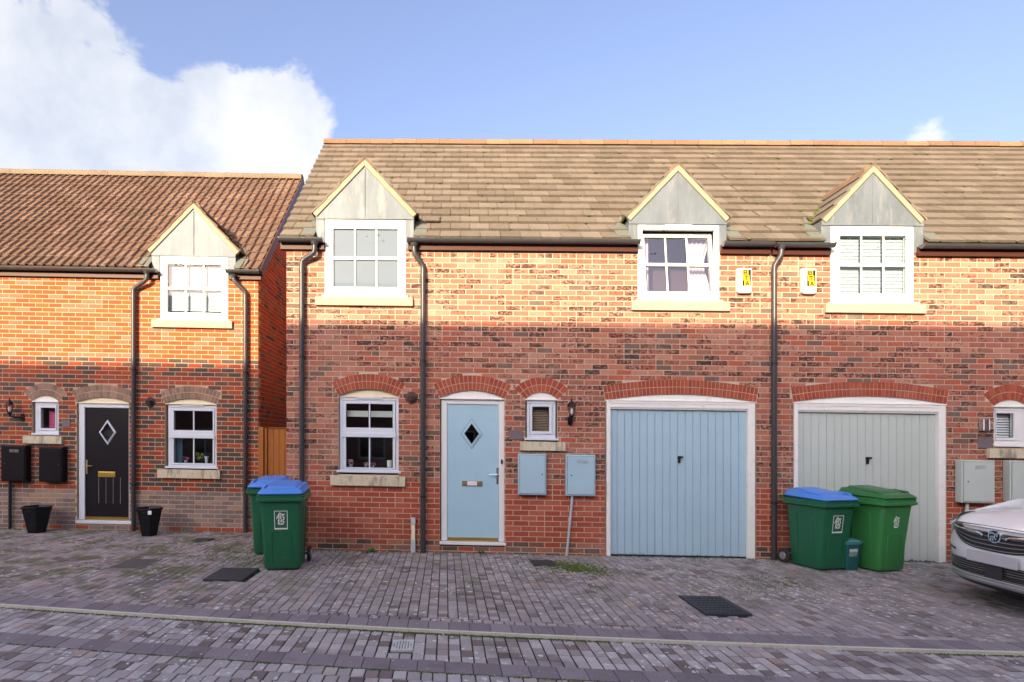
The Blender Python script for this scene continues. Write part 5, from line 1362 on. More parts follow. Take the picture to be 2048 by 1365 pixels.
q = covers[3]; cx_, cy_ = (q[0] + q[1]) / 2, (q[2] + q[3]) / 2; zz = gz(cx_, -.02)
root = empty('gully_grate', (cx_, cy_, zz), 'round slotted drain grate in a square frame between the kerbs', 'drain cover')
mb = MB(); hw = (q[1] - q[0]) / 2; hd = (q[3] - q[2]) / 2; n = 24; outer = []
ring_i = [(cx_ + hw * .86 * math.cos(2 * math.pi * k / n), cy_ + hd * .86 * math.sin(2 * math.pi * k / n)) for k in range(n)]
ring_o = []
for k in range(n):
    a = 2 * math.pi * k / n; c_, s_ = math.cos(a), math.sin(a); mx_ = max(abs(c_), abs(s_)); ring_o.append((cx_ + hw * c_ / mx_, cy_ + hd * s_ / mx_))
for k in range(n):
    j = (k + 1) % n; mb.add([(ring_i[k][0], ring_i[k][1], zz + .006), (ring_o[k][0], ring_o[k][1], zz + .006), (ring_o[j][0], ring_o[j][1], zz + .006), (ring_i[j][0], ring_i[j][1], zz + .006),
                             (ring_i[k][0], ring_i[k][1], zz - .03), (ring_o[k][0], ring_o[k][1], zz - .03), (ring_o[j][0], ring_o[j][1], zz - .03), (ring_i[j][0], ring_i[j][1], zz - .03)], [(0, 1, 2, 3), (0, 3, 7, 4), (1, 5, 6, 2)])
build(mb, 'frame', 'grate_pale', root)
mb = MB()
for k in range(6):
    xx = cx_ - hw * .66 + hw * 1.32 * k / 5; yy = hd * .86 * math.sqrt(max(.02, 1 - ((xx - cx_) / (hw * .86)) ** 2)); mb.box(ID, xx - .0065, xx + .0065, cy_ - yy, cy_ + yy, zz - .012, zz + .003)
for s_ in (-.4, 0, .4): mb.box(ID, cx_ - hw * .8, cx_ + hw * .8, cy_ + s_ * hd - .003, cy_ + s_ * hd + .003, zz - .0125, zz - .001)
build(mb, 'bar', 'grate_pale', root)

# ================================================================== WHEELIE BINS
def rrect(hx, hy, r, cx, cy, z, n=4):
    out = []
    for (sx, sy, a0) in ((1, 1, 0), (-1, 1, 90), (-1, -1, 180), (1, -1, 270)):
        for k in range(n + 1):
            a = R(a0 + 90 * k / n); out.append((cx + sx * (hx - r) + r * math.cos(a), cy + sy * (hy - r) + r * math.sin(a), z))
    return out
def emblem(mb, T, w, h, s=1):
    """abstract council crest: frame, rearing figure strokes and a caption bar; drawn in (a,b) about the centre"""
    def st(pts, t):
        for (x0, y0), (x1, y1) in zip(pts[:-1], pts[1:]):
            d = Vector((x1 - x0, y1 - y0)); l = d.length or 1; n_ = Vector((-d.y, d.x)) / l * t / 2; e = d / l * t * .3
            mb.prism(T, [(x0 - e.x + n_.x, y0 - e.y + n_.y), (x0 - e.x - n_.x, y0 - e.y - n_.y), (x1 + e.x - n_.x, y1 + e.y - n_.y), (x1 + e.x + n_.x, y1 + e.y + n_.y)], 0, .0012)
    k = w / 2
    P = lambda *a: [(x * k, y * k) for x, y in a]
    t = w * .075
    st(P((-.75, .05), (-.45, .7), (-.2, 1.12), (.1, .86), (.62, .84)), t); st(P((-.3, .8), (-.35, .4), (-.55, .3)), t); st(P((-.1, .75), (.0, .45), (-.2, .3), (.05, .15)), t)
    st(P((.2, .75), (.45, .6), (.3, .35), (.55, .25), (.5, -.1)), t); st(P((-.45, .2), (-.3, -.05), (-.5, -.25), (-.2, -.4)), t); st(P((.0, .05), (.15, -.2), (-.05, -.35), (.1, -.6)), t)
    st(P((.45, .0), (.3, -.35), (.55, -.55), (.3, -.8)), t); st(P((-.4, -.35), (-.5, -.7), (-.2, -.75)), t); st(P((-.45, -.92), (.4, -.92)), t * 1.2)
def make_bin(loc, rz, mats, label, logo='frame', hscale=1.0, group='wheelie bins', panel='front'):
    body_m, lid_m = mats
    root = empty('wheelie_bin', loc, label, 'wheelie bin', group, rz)
    H = .93 * hscale
    B = lambda mb, name, mt, par=root, **k: build(mb, name, mt, par, local=True, **k)
    mb = MB()
    secs = [(.205, .235, .05, .0, .02), (.215, .25, .055, 0, .05), (.222, .262, .05, 0, .35 * H), (.238, .295, .05, -.012, .75 * H), (.248, .31, .05, -.02, .93 * H)]
    secs = [(a, b, c, d, e) for a, b, c, d, e in secs]
    mb.loft([rrect(a, b, c, 0, d, e) for a, b, c, d, e in secs]); body = B(mb, 'body', body_m, smooth=True)
    # collar
    mb = MB(); mb.loft([rrect(.252, .315, .04, 0, -.02, .90 * H), rrect(.285, .345, .04, 0, -.025, .915 * H), rrect(.287, .347, .04, 0, -.025, .945 * H), rrect(.275, .335, .04, 0, -.025, .955 * H), rrect(.278, .34, .04, 0, -.025, .99 * H), rrect(.262, .325, .04, 0, -.025, 1.0 * H)])
    B(mb, 'collar', body_m, smooth=True)
    # lid: domed, sloping up to the hinge at the rear, raised centre and hand holds
    mb = MB()
    def lr(hx, hy, r, cy, z, zr): return [(x, y, zz + (y - (cy - hy)) / (2 * hy) * zr) for x, y, zz in rrect(hx, hy, r, 0, cy, z, 5)]
    mb.loft([lr(.262, .345, .05, -.03, 1.002 * H, .02), lr(.268, .352, .05, -.03, 1.015 * H, .022), lr(.25, .33, .06, -.02, 1.045 * H, .03), lr(.235, .30, .06, -.005, 1.066 * H, .045)])
    lid = B(mb, 'lid', lid_m, smooth=True)
    mb = MB(); mb.loft([lr(.18, .255, .05, -.0, 1.068 * H, .046), lr(.165, .235, .05, -.0, 1.092 * H, .045), lr(.14, .21, .05, 0, 1.098 * H, .042)]); B(mb, 'lid_panel', lid_m, lid, smooth=True)
    for s_ in (-1, 1):
        mb = MB(); mb.tube([(s_ * .19, -.33, 1.03 * H), (s_ * .215, -.27, 1.075 * H), (s_ * .22, -.12, 1.09 * H), (s_ * .215, .0, 1.095 * H)], [.012, .02, .018, .008], 8); B(mb, 'lid_rib', lid_m, lid, smooth=True)
    # rear handle bar and hinge lugs
    mb = MB(); mb.tube([(-.25, .395, 1.0 * H), (.25, .395, 1.0 * H)], .016, 10); 
    for s_ in (-.24, -.08, .08, .24): mb.box(ID, s_ - .012, s_ + .012, .30, .40, .965 * H, .995 * H)
    mb.box(ID, -.2, .2, .315, .385, 1.0 * H + .022, 1.0 * H + .045)
    B(mb, 'handle', body_m, bevel=.003)
    # front arched recess moulding
    def ribarc(T, w, zt, zb, hh):
        pts = [(-w, zb), (-w, zt - hh)] + [(-w * math.cos(a), zt - hh + hh * math.sin(a)) for a in [math.pi * k / 8 for k in range(1, 8)]] + [(w, zt - hh), (w, zb)]
        m_ = MB(); m_.tube([T(*p) for p in pts], .006, 6); return m_
    fy = lambda z: -(.235 + (z - .02) / (.93 * H - .02) * (.33 - .235)) - .0 - (.02 if False else 0)
    def front_y(z):
        s2 = secs
        for (a, b, c, d, e), (a2, b2, c2, d2, e2) in zip(s2[:-1], s2[1:]):
            if e <= z <= e2: f_ = (z - e) / (e2 - e); return (d - b) * (1 - f_) + (d2 - b2) * f_
        return s2[-1][3] - s2[-1][1]
    def side_x(z):
        for (a, b, c, d, e), (a2, b2, c2, d2, e2) in zip(secs[:-1], secs[1:]):
            if e <= z <= e2: f_ = (z - e) / (e2 - e); return a * (1 - f_) + a2 * f_
        return secs[-1][0]
    B(ribarc(lambda a, z: (a, front_y(z) - .001, z), .115, .52 * H, .04, .035), 'front_moulding', body_m, smooth=True)
    for s_ in (-1, 1): B(ribarc(lambda a, z, s_=s_: (s_ * (side_x(z) + .001), -.02 + a, z), .12, .82 * H, .05, .04), 'side_moulding', body_m, smooth=True)
    # crest
    zc = .68 * H; sl = (front_y(zc + .08) - front_y(zc - .08)) / .16
    TT = lambda a, b, c: (a, front_y(zc) + sl * b - .0015 - c, zc + b)
    mb = MB(); emblem(mb, TT, .135, .18)
    if logo == 'frame':
        frame_w = .078; hb, ht = -.11, .10
        for (a0, a1, b0, b1) in ((-frame_w, frame_w, ht - .007, ht), (-frame_w, -frame_w + .007, hb, ht - .0071), (frame_w - .007, frame_w, hb, ht - .0071), (-frame_w, frame_w, hb - .017, hb - .0001)):
            mb.box(TT, a0, a1, b0, b1, 0, .0012)
    B(mb, 'crest', 'decal_white', body)
    # wheels
    for s_ in (-1, 1):
        mb = MB(); mb.lathe((s_ * .235 - (.0 if s_ > 0 else .045), .30, .10), [(.06, 0), (.095, .004), (.10, .012), (.10, .033), (.095, .041), (.06, .045)], 22, 'x'); wh = B(mb, 'wheel', 'rubber', smooth=True)
        mb = MB(); mb.lathe((s_ * .235 + (.0455 if s_ > 0 else -.0535), .30, .10), [(.055, 0), (.05, .008), (.02, .008)] if s_ > 0 else [(.02, 0), (.05, 0), (.055, .008)], 16, 'x'); B(mb, 'hub', 'pot_grey' if 0 else 'steel_dull', wh, smooth=True)
    mb = MB(); mb.tube([(-.24, .30, .10), (.24, .30, .10)], .012, 8); mb.box(ID, -.15, .15, .2, .29, .04, .16); B(mb, 'axle', 'rubber')
    return root
def at_ground(px, py): x, y = ground(px, py); return (x, y, gz(x))
# left group
x, y, z = at_ground(559, 1142); make_bin((x, y + .25, z), R(6), ('bin_green', 'bin_lid_blue'), 'front blue-lidded green bin left of the middle house', hscale=1.0)
x, y, z = at_ground(549, 1110); make_bin((x - .09, y + .22, z), R(5), ('bin_green', 'bin_lid_blue'), 'blue-lidded green bin standing behind the front one by the alley gate', hscale=1.0)
# right group
x, y, z = at_ground(1659, 1143); make_bin((x + .03, y + .27, z), R(12), ('bin_green', 'bin_lid_blue'), 'blue-lidded green bin with framed crest before the sage garage', hscale=.98)
x, y, z = at_ground(1771, 1146); make_bin((x + .06, y + .28, z), R(14), ('bin_green_light', 'bin_lid_green'), 'green-lidded bright green bin between the food caddy and the car', logo='plain', hscale=1.02)
# food caddy
x, y, z = at_ground(1705, 1142); root = empty('food_caddy', (x, y + .13, z), 'small teal food caddy between two large bins', 'food bin', None, R(10))
mb = MB(); mb.loft([rrect(.095, .10, .02, 0, 0, 0), rrect(.115, .13, .025, 0, 0, .34)]); bd = build(mb, 'body', 'bin_teal', root, local=True, smooth=True)
mb = MB(); mb.loft([rrect(.125, .14, .03, 0, 0, .34), rrect(.127, .142, .03, 0, 0, .365), rrect(.11, .125, .03, 0, 0, .385), rrect(.08, .09, .03, 0, .0, .40)]); build(mb, 'lid', 'bin_teal_lid', root, local=True, smooth=True)
mb = MB(); mb.tube([(-.122, -.03, .30), (-.126, -.145, .372), (.126, -.145, .372), (.122, -.03, .30)], .006, 8); build(mb, 'handle', 'bin_teal_lid', root, local=True)
mb = MB(); rr = random.Random(9); yy = -.121
for k in range(7):
    a = -.06
    while a < .055:
        w_ = rr.uniform(.008, .03); b = min(a + w_, .06); zz2 = .27 - k * .014; h_ = .009 if k < 3 else .004
        f_ = (-.10 - (.03) * zz2 / .34) - .0015
        mb.box(ID, a, b, f_, f_ + .001, zz2, zz2 + h_); a = b + rr.uniform(.002, .008)
build(mb, 'print', 'decal_white', bd, local=True)
# plant pots
def hexpot(px, py, r, h, label):
    x, y, z = at_ground(px, py); root = empty('plant_pot', (x, y + r * .6, z), label, 'plant pot', 'black flared plant pots')
    mb = MB(); mb.lathe((0, 0, 0), [(r * .55, 0), (r * .60, .02), (r * .97, h - .03), (r * 1.05, h - .028), (r * 1.05, h), (r * .97, h), (r * .9, h - .05), (.01, h - .06)], 6)
    build(mb, 'pot_body', 'pot_black', root, local=True, bevel=.006)
    mb = MB(); mb.lathe((0, 0, h - .06), [(r * .88, 0), (r * .85, .01), (.01, .014)], 12); build(mb, 'soil', 'joint_sand', root, local=True)
    return root
hexpot(62, 1068, .235, .43, 'black hexagonal pot left of the black door'); p2 = hexpot(290, 1074, .215, .45, 'black hexagonal pot with a sticker below the black downpipe')
mb = MB(); mb.box(ID, .085, .14, -.205, -.20, .36, .42); build(mb, 'sticker', 'decal_white', p2, local=True)

# ================================================================== CAR (nose towards the left, parked along the houses)
cx0, cy0 = 5.36, 5.62                                     # nose centre in plan
croot = empty('parked_car', (cx0, cy0, gz(cx0) + .0), 'white parked car with chrome grille at the right edge of the picture', 'car', None, R(0))
# local: x runs back from the nose, y across (positive = away from the camera), z up
HWD = .915
def plan(y): return .44 * (abs(y) / HWD) ** 3.1
def nosex(y, z):
    base = plan(y)
    if z < .36: base += (.36 - z) * .55
    elif z < .62: base += (.62 - z) * .12
    if z > .80: base += (z - .80) * 1.5 + max(0, z - .9) * 3
    elif z > .62: base += (z - .62) * .28
    return base
def top_z(x):                                              # centre line of bonnet, screen, roof, tail
    P = [(0, .97), (.25, 1.0), (.7, 1.06), (1.34, 1.03), (1.6, 1.2), (2.1, 1.58), (2.6, 1.64), (3.4, 1.6), (3.9, 1.5), (4.25, 1.12), (4.42, 1.0)]
    for (a, b), (c, d) in zip(P[:-1], P[1:]):
        if a <= x <= c: return b + (d - b) * (x - a) / (c - a)
    return P[-1][1]
BC = lambda mb, name, mt, par=croot, **k: build(mb, name, mt, par, local=True, **k)
mb = MB(); ny = 24; zs = [.30, .36, .44, .52, .60, .68, .76, .82, .88, .93]
ys = [-HWD + 2 * HWD * i / ny for i in range(ny + 1)]
# nose skin: one sheet over the front, then bonnet sheet running back
rows = [[(nosex(y, z), y, z - (0.03 * (abs(y) / HWD) ** 2 if z > .8 else 0)) for y in ys] for z in zs]
for f_ in (.04, .12, .3, .55, .8, 1.05):
    rows.append([(nosex(y, .93) + f_ * (1.06 - nosex(y, .93) * .85) , y * (1 - .02 * f_), .93 - .03 * (abs(y) / HWD) ** 2 + (.10 * min(1, f_ * 1.15) ** .7) * (1 - .42 * (abs(y) / HWD) ** 2.4)) for y in ys])
vs = [p for r_ in rows for p in r_]; fs = []
for j in range(len(rows) - 1):
    for i in range(ny): a = j * (ny + 1) + i; fs.append((a, a + ny + 1, a + ny + 2, a + 1))
mb.add(vs, fs)
bodyo = BC(mb, 'front_body', 'car_paint', smooth=True)
# flanks: from bonnet edge / belt line down to the sill, both sides, with wheel arches
def flank(s_):
    m_ = MB(); xs = [.52, .56, .66, .8, 1.0, 1.2, 1.5, 2.0, 2.6, 3.0, 3.3, 3.6, 3.9, 4.2, 4.38]
    def low(x):
        for wx in (.92, 3.45):
            if abs(x - wx) < .37: return .32 + math.sqrt(.37 ** 2 - (x - wx) ** 2)
        return .26
    rows_ = []
    xs = sorted(set(xs + [.92 + .37 * math.cos(math.pi * k / 10) for k in range(11)] + [3.45 + .37 * math.cos(math.pi * k / 10) for k in range(11)]))
    for x in xs:
        zt_ = .90 if x < .6 else min(1.03, .90 + (x - .6) * .25)
        zl = low(x); yo = HWD if x < 4 else HWD - (x - 4) * .25
        rows_.append([(x, s_ * (yo - .01), zl), (x, s_ * (yo + .012), zl + (zt_ - zl) * .35), (x, s_ * (yo + .005), zl + (zt_ - zl) * .75), (x, s_ * (yo - .03), zt_)])
    n_ = 4; v_ = [p for r_ in rows_ for p in r_]; f2 = []
    for j in range(len(rows_) - 1):
        for i in range(n_ - 1):
            a = j * n_ + i; f2.append((a, a + 1, a + n_ + 1, a + n_) if s_ > 0 else (a, a + n_, a + n_ + 1, a + 1))
    m_.add(v_, f2); BC(m_, 'side_panel', 'car_paint', smooth=True)
    m2 = MB(); v2 = []
    for x in xs: v2 += [(x, s_ * (HWD - .025), low(x) - .06 if low(x) < .3 else low(x) - .012), (x, s_ * (HWD + .004), low(x) + .012), (x, s_ * (HWD - .3), low(x) + .01)]
    f3 = []
    for j in range(len(xs) - 1):
        a = j * 3; f3 += [(a, a + 1, a + 4, a + 3), (a, a + 3, a + 5, a + 2)]
    m2.add(v2, f3); BC(m2, 'arch_trim', 'car_trim')
flank(1); flank(-1)
# cabin
mb = MB(); sec = []
for x in (1.36, 1.6, 2.1, 2.6, 3.4, 3.95, 4.3):
    zt_ = top_z(x); hw = .86 - max(0, zt_ - 1.03) * .42; sec.append([(x, -.885, 1.02), (x, -hw, zt_ - .05 if zt_ > 1.1 else zt_ - .02), (x, -hw * .8, zt_), (x, 0, zt_ + .015), (x, hw * .8, zt_), (x, hw, zt_ - .05 if zt_ > 1.1 else zt_ - .02), (x, .885, 1.02)])
mb.loft(sec); BC(mb, 'windows', 'glass_dark' if 0 else 'car_black', smooth=True)
mb = MB(); sec = []
for x in (2.08, 2.6, 3.4, 3.85):
    zt_ = top_z(x) + .012; hw = (.86 - max(0, zt_ - 1.03) * .42) * .93; sec.append([(x, -hw, zt_ - .03), (x, -hw * .7, zt_ + .012), (x, 0, zt_ + .02), (x, hw * .7, zt_ + .012), (x, hw, zt_ - .03)])
mb.loft(sec); BC(mb, 'roof_panel', 'car_paint', smooth=True)
mb = MB(); mb.loft([[(4.3, -.8, .3), (4.3, .8, .3), (4.3, .86, .9), (4.3, -.86, .9)], [(4.42, -.78, .34), (4.42, .78, .34), (4.42, .82, .86), (4.42, -.82, .86)]]); BC(mb, 'rear_bumper', 'car_paint', bevel=.03)
mb = MB(); mb.box(ID, .5, 4.25, -.86, .86, .2, .34); mb.box(ID, 1.35, 4.2, -.84, .84, .341, .8); BC(mb, 'underbody', 'car_black')
# grille
def patch(name, mt, zlo, zhi, ylim, off, ny_=18, nz=5, par=croot, y0f=None):
    m_ = MB(); v_ = []
    for j in range(nz + 1):
        t = j / nz
        for i in range(ny_ + 1):
            y = -ylim + 2 * ylim * i / ny_; z0, z1 = zlo(y), zhi(y); z = z0 + (z1 - z0) * t; v_.append((nosex(y, z) - off, y, z))
    m_.add(v_, [(j * (ny_ + 1) + i, (j + 1) * (ny_ + 1) + i, (j + 1) * (ny_ + 1) + i + 1, j * (ny_ + 1) + i + 1) for j in range(nz) for i in range(ny_)])
    return BC(m_, name, mt, par)
def bar(m_, yz, r, off, seg=6): m_.tube([(nosex(y, z) - off, y, z) for y, z in yz], r, seg)
gr = patch('grille', 'car_black', lambda y: .60 + .15 * (abs(y) / .57) ** 3, lambda y: .84 - .012 * (y / .57) ** 2, .57, .006)
m_ = MB()
for k in range(6):
    f_ = (k + .5) / 6; pts = []
    for i in range(19):
        y = -.55 + 1.10 * i / 18; z0, z1 = .60 + .15 * (abs(y) / .57) ** 3, .84 - .012 * (y / .57) ** 2; pts.append((y, z0 + (z1 - z0) * f_))
    bar(m_, pts, .0045, .013)
BC(m_, 'grille_bar', 'steel_dull', gr)
for s_ in (-1, 1):
    m_ = MB(); bar(m_, [(s_ * y, .755 + .06 * (y - .1) - (.02 if y < .15 else 0)) for y in (.115, .15, .22, .30, .38, .46, .54)], .012, .026, 8); BC(m_, 'chrome_wing', 'chrome', gr, smooth=True)
m_ = MB(); bx, bz = nosex(0, .75) - .03, .752
m_.lathe((bx, 0, bz), [(.055, .0), (.066, .0), (.070, .012), (.066, .03)][::1], 28, 'x'); bd = BC(m_, 'badge', 'chrome', gr, smooth=True)
m_ = MB(); m_.lathe((bx - .003, 0, bz), [(.001, -.001), (.053, 0)], 24, 'x'); BC(m_, 'badge_disc', 'car_black', bd)
m_ = MB(); TB = lambda a, b, c: (bx - .006 - c, -a, bz + b)
for pts in ([(-.04, .02), (-.01, .035), (.02, .02), (.01, -.005)], [(-.035, -.01), (-.005, -.001), (.012, -.012), (.03, -.03)], [(-.03, -.03), (-.01, -.02), (.0, -.04)], [(.02, .02), (.042, .03), (.035, .0)]):
    for (x0, y0), (x1, y1) in zip(pts[:-1], pts[1:]):
        d = Vector((x1 - x0, y1 - y0)); n_ = Vector((-d.y, d.x)).normalized() * .006; m_.prism(TB, [(x0 + n_.x, y0 + n_.y), (x0 - n_.x, y0 - n_.y), (x1 - n_.x, y1 - n_.y), (x1 + n_.x, y1 + n_.y)], 0, .003)
BC(m_, 'badge_emblem', 'chrome', bd)
# headlamps, plate, lower intake, lip
for s_ in (-1, 1):
    m_ = MB(); v_ = []
    for (y, zl, zh) in ((.585, .755, .84), (.66, .70, .86), (.74, .68, .88), (.83, .74, .89)):
        v_ += [(nosex(s_ * y, zl) - .006, s_ * y, zl), (nosex(s_ * y, (zl + zh) / 2) - .018, s_ * y, (zl + zh) / 2), (nosex(s_ * y, min(zh, .93)) - .006, s_ * y, zh)]
    v_ += [(.72, s_ * (HWD + .01), .83), (.72, s_ * (HWD + .012), .87), (.74, s_ * (HWD - .012), .9)]
    m_.add(v_, [(j * 3 + i, j * 3 + 3 + i, j * 3 + 4 + i, j * 3 + 1 + i) for j in range(4) for i in range(2)]); hl = BC(m_, 'headlight', 'headlamp', smooth=True)
    m_ = MB(); m_.lathe((nosex(s_ * .70, .78) - .03, s_ * .70, .79), [(.022, 0), (.026, .006), (.02, .02)], 14, 'x'); BC(m_, 'lamp_lens', 'chrome', hl, smooth=True)
    m_ = MB(); bar(m_, [(s_ * y, .545 + .03 * (y - .5)) for y in (.50, .62, .74, .86)], .014, -.002); BC(m_, 'fog_recess', 'car_black', smooth=True)
patch('lower_grille', 'car_black', lambda y: .33 + .05 * (abs(y) / .78) ** 4, lambda y: .475 - .02 * (abs(y) / .78) ** 3, .78, .004)
m_ = MB()
for k in range(6):
    f_ = (k + .5) / 6; bar(m_, [(-.74 + 1.48 * i / 18, (.33 + .05 * (abs(-.74 + 1.48 * i / 18) / .78) ** 4) * (1 - f_) + (.475 - .02 * (abs(-.74 + 1.48 * i / 18) / .78) ** 3) * f_) for i in range(19)], .0035, .009)
BC(m_, 'lower_grille_bar', 'steel_dull')
m_ = MB(); m_.box(lambda a, b, c: (nosex(a, .4) - .02 - c, a, b), -.09, .09, .335, .46, 0, .01); BC(m_, 'sensor_panel', 'car_trim')
m_ = MB(); bar(m_, [(-HWD * .97 + 2 * HWD * .97 * i / 22, .285) for i in range(23)], .034, -.01, 8); BC(m_, 'bumper_lip', 'car_silver', smooth=True)
m_ = MB(); bar(m_, [(-HWD * .96 + 2 * HWD * .96 * i / 22, .235) for i in range(23)], .03, -.05, 8); BC(m_, 'valance', 'car_black', smooth=True)
m_ = MB(); TP = lambda a, b, c: (nosex(0, .52) - .03 + (a * a) * .0 - c + .0, a, b); m_.box(TP, -.26, .26, .475, .586, 0, .01); BC(m_, 'number_plate', 'plate_grey', bevel=.003)
for wx in (.92, 3.45):
    for s_ in (-1, 1):
        m_ = MB(); m_.lathe((wx, s_ * HWD - (.0 if s_ < 0 else 0), .33), [(.2, -.2), (.32, -.2), (.335, -.17), (.335, -.03), (.32, .0), (.2, .0)], 28, 'y')
        if s_ > 0: m_.v = [(a, 2 * HWD * 0 + b - .2, c) for a, b, c in m_.v]
        wh = BC(m_, 'wheel', 'rubber', smooth=True)
        m_ = MB(); m_.lathe((wx, s_ * (HWD - .005), .33), [(.215, -.02), (.2, .0), (.05, .012), (.001, .012)] if s_ < 0 else [(.215, .02), (.2, .0), (.05, -.012), (.001, -.012)], 20, 'y'); BC(m_, 'rim', 'steel_dull', wh)
for s_ in (-1, 1):
    m_ = MB(); m_.loft([rrect(.05, .03, .02, 1.5, s_ * 1.0, 1.02), rrect(.07, .1, .02, 1.5, s_ * 1.02, 1.07), rrect(.06, .09, .02, 1.5, s_ * 1.02, 1.17)]); BC(m_, 'door_mirror', 'car_paint', smooth=True)

# ================================================================== SMALL PLANTS AND MOSS
def weed(px, py, r, label, seed):
    x, y, z = at_ground(px, py); y = min(y, main_y(x) - .03); rr = random.Random(seed); mb = MB()
    for k in range(46):
        a = rr.random() * 6.28; l_ = r * rr.uniform(.4, 1); b = Vector((math.cos(a), math.sin(a) * .6, 0)); s_ = Vector((-b.y, b.x, .2)).normalized() * l_ * .18
        p0 = Vector((x, y, z)) + b * l_ * .1; p1 = p0 + b * l_ * .6 + Vector((0, 0, l_ * rr.uniform(.3, .9))); p2 = p0 + b * l_ + Vector((0, 0, l_ * rr.uniform(.1, .7)))
        mb.add([p0, p1 - s_, p2, p1 + s_], [(0, 1, 2, 3)])
    build(mb, 'weed', 'weed_leaf', label=label, cat='weed', group='weeds at the foot of the wall')
weed(740, 1105, .085, 'leafy green weed at the wall foot left of the cable duct', 1); weed(962, 1107, .06, 'small green weed under the blue door', 2)
weed(18, 1066, .10, 'pale weed tuft at the wall foot under the leftmost meter box', 3)
mb = MB(); rr = random.Random(12)
def tuft(x, y, r, z=0):
    base = Vector(TG(x, y, z))
    for k in range(5):
        a = rr.random() * 6.28; p = base + Vector((math.cos(a) * r, math.sin(a) * r, 0)); t_ = Vector((-math.sin(a), math.cos(a), 0)) * r * .6
        mb.add([p - t_, p + t_, base + Vector((rr.uniform(-.3, .3) * r, rr.uniform(-.3, .3) * r, r * rr.uniform(.4, 1.0)))], [(0, 1, 2)])
for _ in range(1500):
    px_, py_ = rr.gauss(1150, 30), rr.gauss(1136, 7)
    px_ += (py_ - 1136) * 3
    if py_ < 1118: continue
    tuft(*ground(px_, py_), rr.uniform(.006, .014))
for _ in range(1600): x = rr.uniform(-2.2, 8); tuft(x, main_y(x) - .02 - abs(rr.gauss(0, .05)), rr.uniform(.004, .011))
for _ in range(800): x = rr.uniform(-8, -3.2); tuft(x, 9.72 - abs(rr.gauss(0, .06)), rr.uniform(.004, .012))
nz_ = [rr.uniform(-6, 6) for _ in range(9)]
for _ in range(2600):
    c_ = rr.choice(nz_); x = rr.gauss(c_, .55); tuft(x, k1(x) - .04 - abs(rr.gauss(0, .012)), rr.uniform(.004, .012), -.02)
for _ in range(1500):
    c_ = rr.choice(nz_); x = rr.gauss(c_, .6); tuft(x, k2(x) - .008 - abs(rr.gauss(0, .01)), rr.uniform(.004, .012), -.024)
for _ in range(900): px_, py_ = rr.gauss(1530, 60), rr.gauss(1165, 14); tuft(*ground(px_, max(1130, py_)), rr.uniform(.004, .010))
for _ in range(1100):
    px_, py_ = rr.gauss(470, 60), rr.gauss(1110, 16)
    if py_ > 1078: tuft(*ground(px_, py_), rr.uniform(.005, .011))
build(mb, 'moss', 'moss', kind='stuff', label='green moss growing along kerb joints and wall foot', cat='moss')
# fallen leaves at the foot of the left house
mb = MB()
for k in range(70):
    x = rr.uniform(-7.6, -4.0); y = 9.70 - abs(rr.gauss(0, .05)); a = rr.random() * 6.28; s_ = rr.uniform(.012, .028); c_ = Vector(TG(x, y, .006 + rr.random() * .01)); u_ = Vector((math.cos(a), math.sin(a), rr.uniform(-.3, .3))) * s_; v_ = Vector((-math.sin(a), math.cos(a), rr.uniform(-.3, .3))) * s_ * .6
    mb.add([c_ - u_, c_ + v_, c_ + u_, c_ - v_], [(0, 1, 2, 3)])
build(mb, 'fallen_leaves', 'blind_wood', kind='stuff', label='brown fallen leaves along the foot of the left house', cat='leaves')

for parent_, T_r, u0_, u1_, L_, g_, nn in ((rf, TR, U_L, U_P, LR, GR, 420), (rf3, TR3, U_P, 9.5, LR, GR, 260), (rfl, TL, -8, UL_R, LL_, GL_, 420)):
    mb = MB()
    for k in range(nn):
        u = rr.uniform(u0_ + .05, u1_ - .05); row = rr.randrange(0, int(L_ / g_) - 1); t = row * g_ + rr.uniform(.0, .04) - .01
        c_ = Vector(T_r(u, t, .035 + (.02 if parent_ is rfl else 0))); r2 = rr.uniform(.005, .014); mb.lathe(c_, [(r2 * 1.4, -r2 * .6), (r2, r2 * .4), (.002, r2 * .7)], 5)
    build(mb, 'moss', 'moss' if parent_ is not rfl else 'tile_ridge_buff', parent_, kind='stuff')

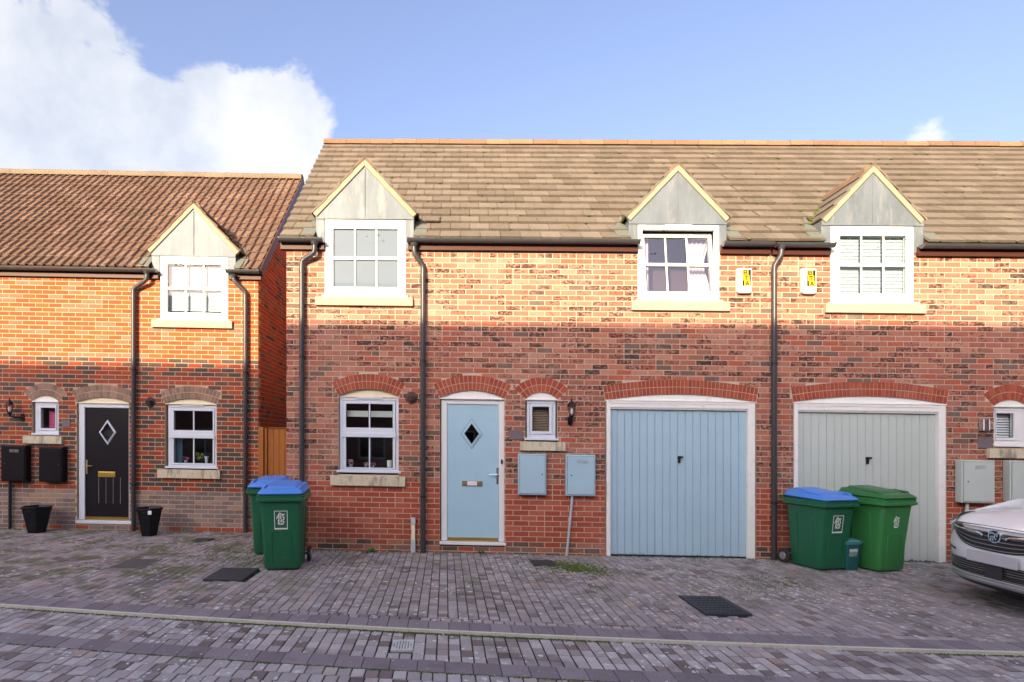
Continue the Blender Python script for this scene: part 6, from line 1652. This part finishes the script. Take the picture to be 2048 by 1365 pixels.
# ================================================================== TERRACE ACROSS THE STREET (behind the camera, casts the shade)
RY = -9.2; tan_e = math.tan(R(SUN_EL)) / math.cos(R(SUN_AZ))
Z_SH = FM.P(1000, 648)[1]                                 # height of the shade line on the middle house
ZRT = Z_SH + (8.235 - RY) * tan_e
FO = Frame(0, RY + 3.0, R(180), g_main)                   # faces the houses; u runs to the left
shift = (8.235 - RY) * math.tan(R(SUN_AZ))
gO = lambda x: -.0145 * (x + shift)
FO.g = gO
HO = empty('brick_terrace', (0, RY, 0), 'long brick terrace across the street behind the viewer', 'house')
mb = MB(); oh = []
for k in range(-5, 6):
    u = k * 3.6; oh += [(u - .55, u + .55, .9, 2.1), (u - .5, u + .5, 3.3, 4.4)]
ez = ZRT - 3.2
rs = [(-26, 30, -.5, ez)]
for h in oh: rs = rect_minus(rs, h)
for q in rs: mb.fbox(FO, q[0], q[1], q[2], q[3], -.2, 0)
mb.fbox(FO, -26, 30, -.5, ez, -6.0, -5.8); mb.fbox(FO, -26, -25.8, -.5, ez, -5.8, -.2); mb.fbox(FO, 29.8, 30, -.5, ez, -5.8, -.2)
build(mb, 'wall', 'far_brick', HO)
mb = MB(); TO = FO.T()
mb.prism(lambda a, b, c: FO.W(c, a, b), [(-6.2, ez - .1), (.2, ez - .1), (.2, ez), (-3.0, ZRT), (-6.2, ez)], -26.2, 30.2); build(mb, 'roof', 'tile_brown', HO)
for h in oh:
    mb = MB(); frame_boxes(mb, FO, h, (h[0] + .08, h[1] - .08, h[2] + .08, h[3] - .08), -.1, -.04); mb.fbox(FO, (h[0] + h[1]) / 2 - .02, (h[0] + h[1]) / 2 + .02, h[2] + .08, h[3] - .08, -.09, -.05); w_ = build(mb, 'window', 'upvc', HO)
    mb = MB(); mb.fbox(FO, h[0] + .07, h[1] - .07, h[2] + .07, h[3] - .07, -.16, -.12); build(mb, 'pane', 'glass_dark', w_)
for k in range(-5, 5):
    u = k * 3.6 + 1.8; mb = MB(); mb.fbox(FO, u - .45, u + .45, 0, 2.05, .001, .03); build(mb, 'door', 'painted_white' if k % 2 else 'door_blue', HO)
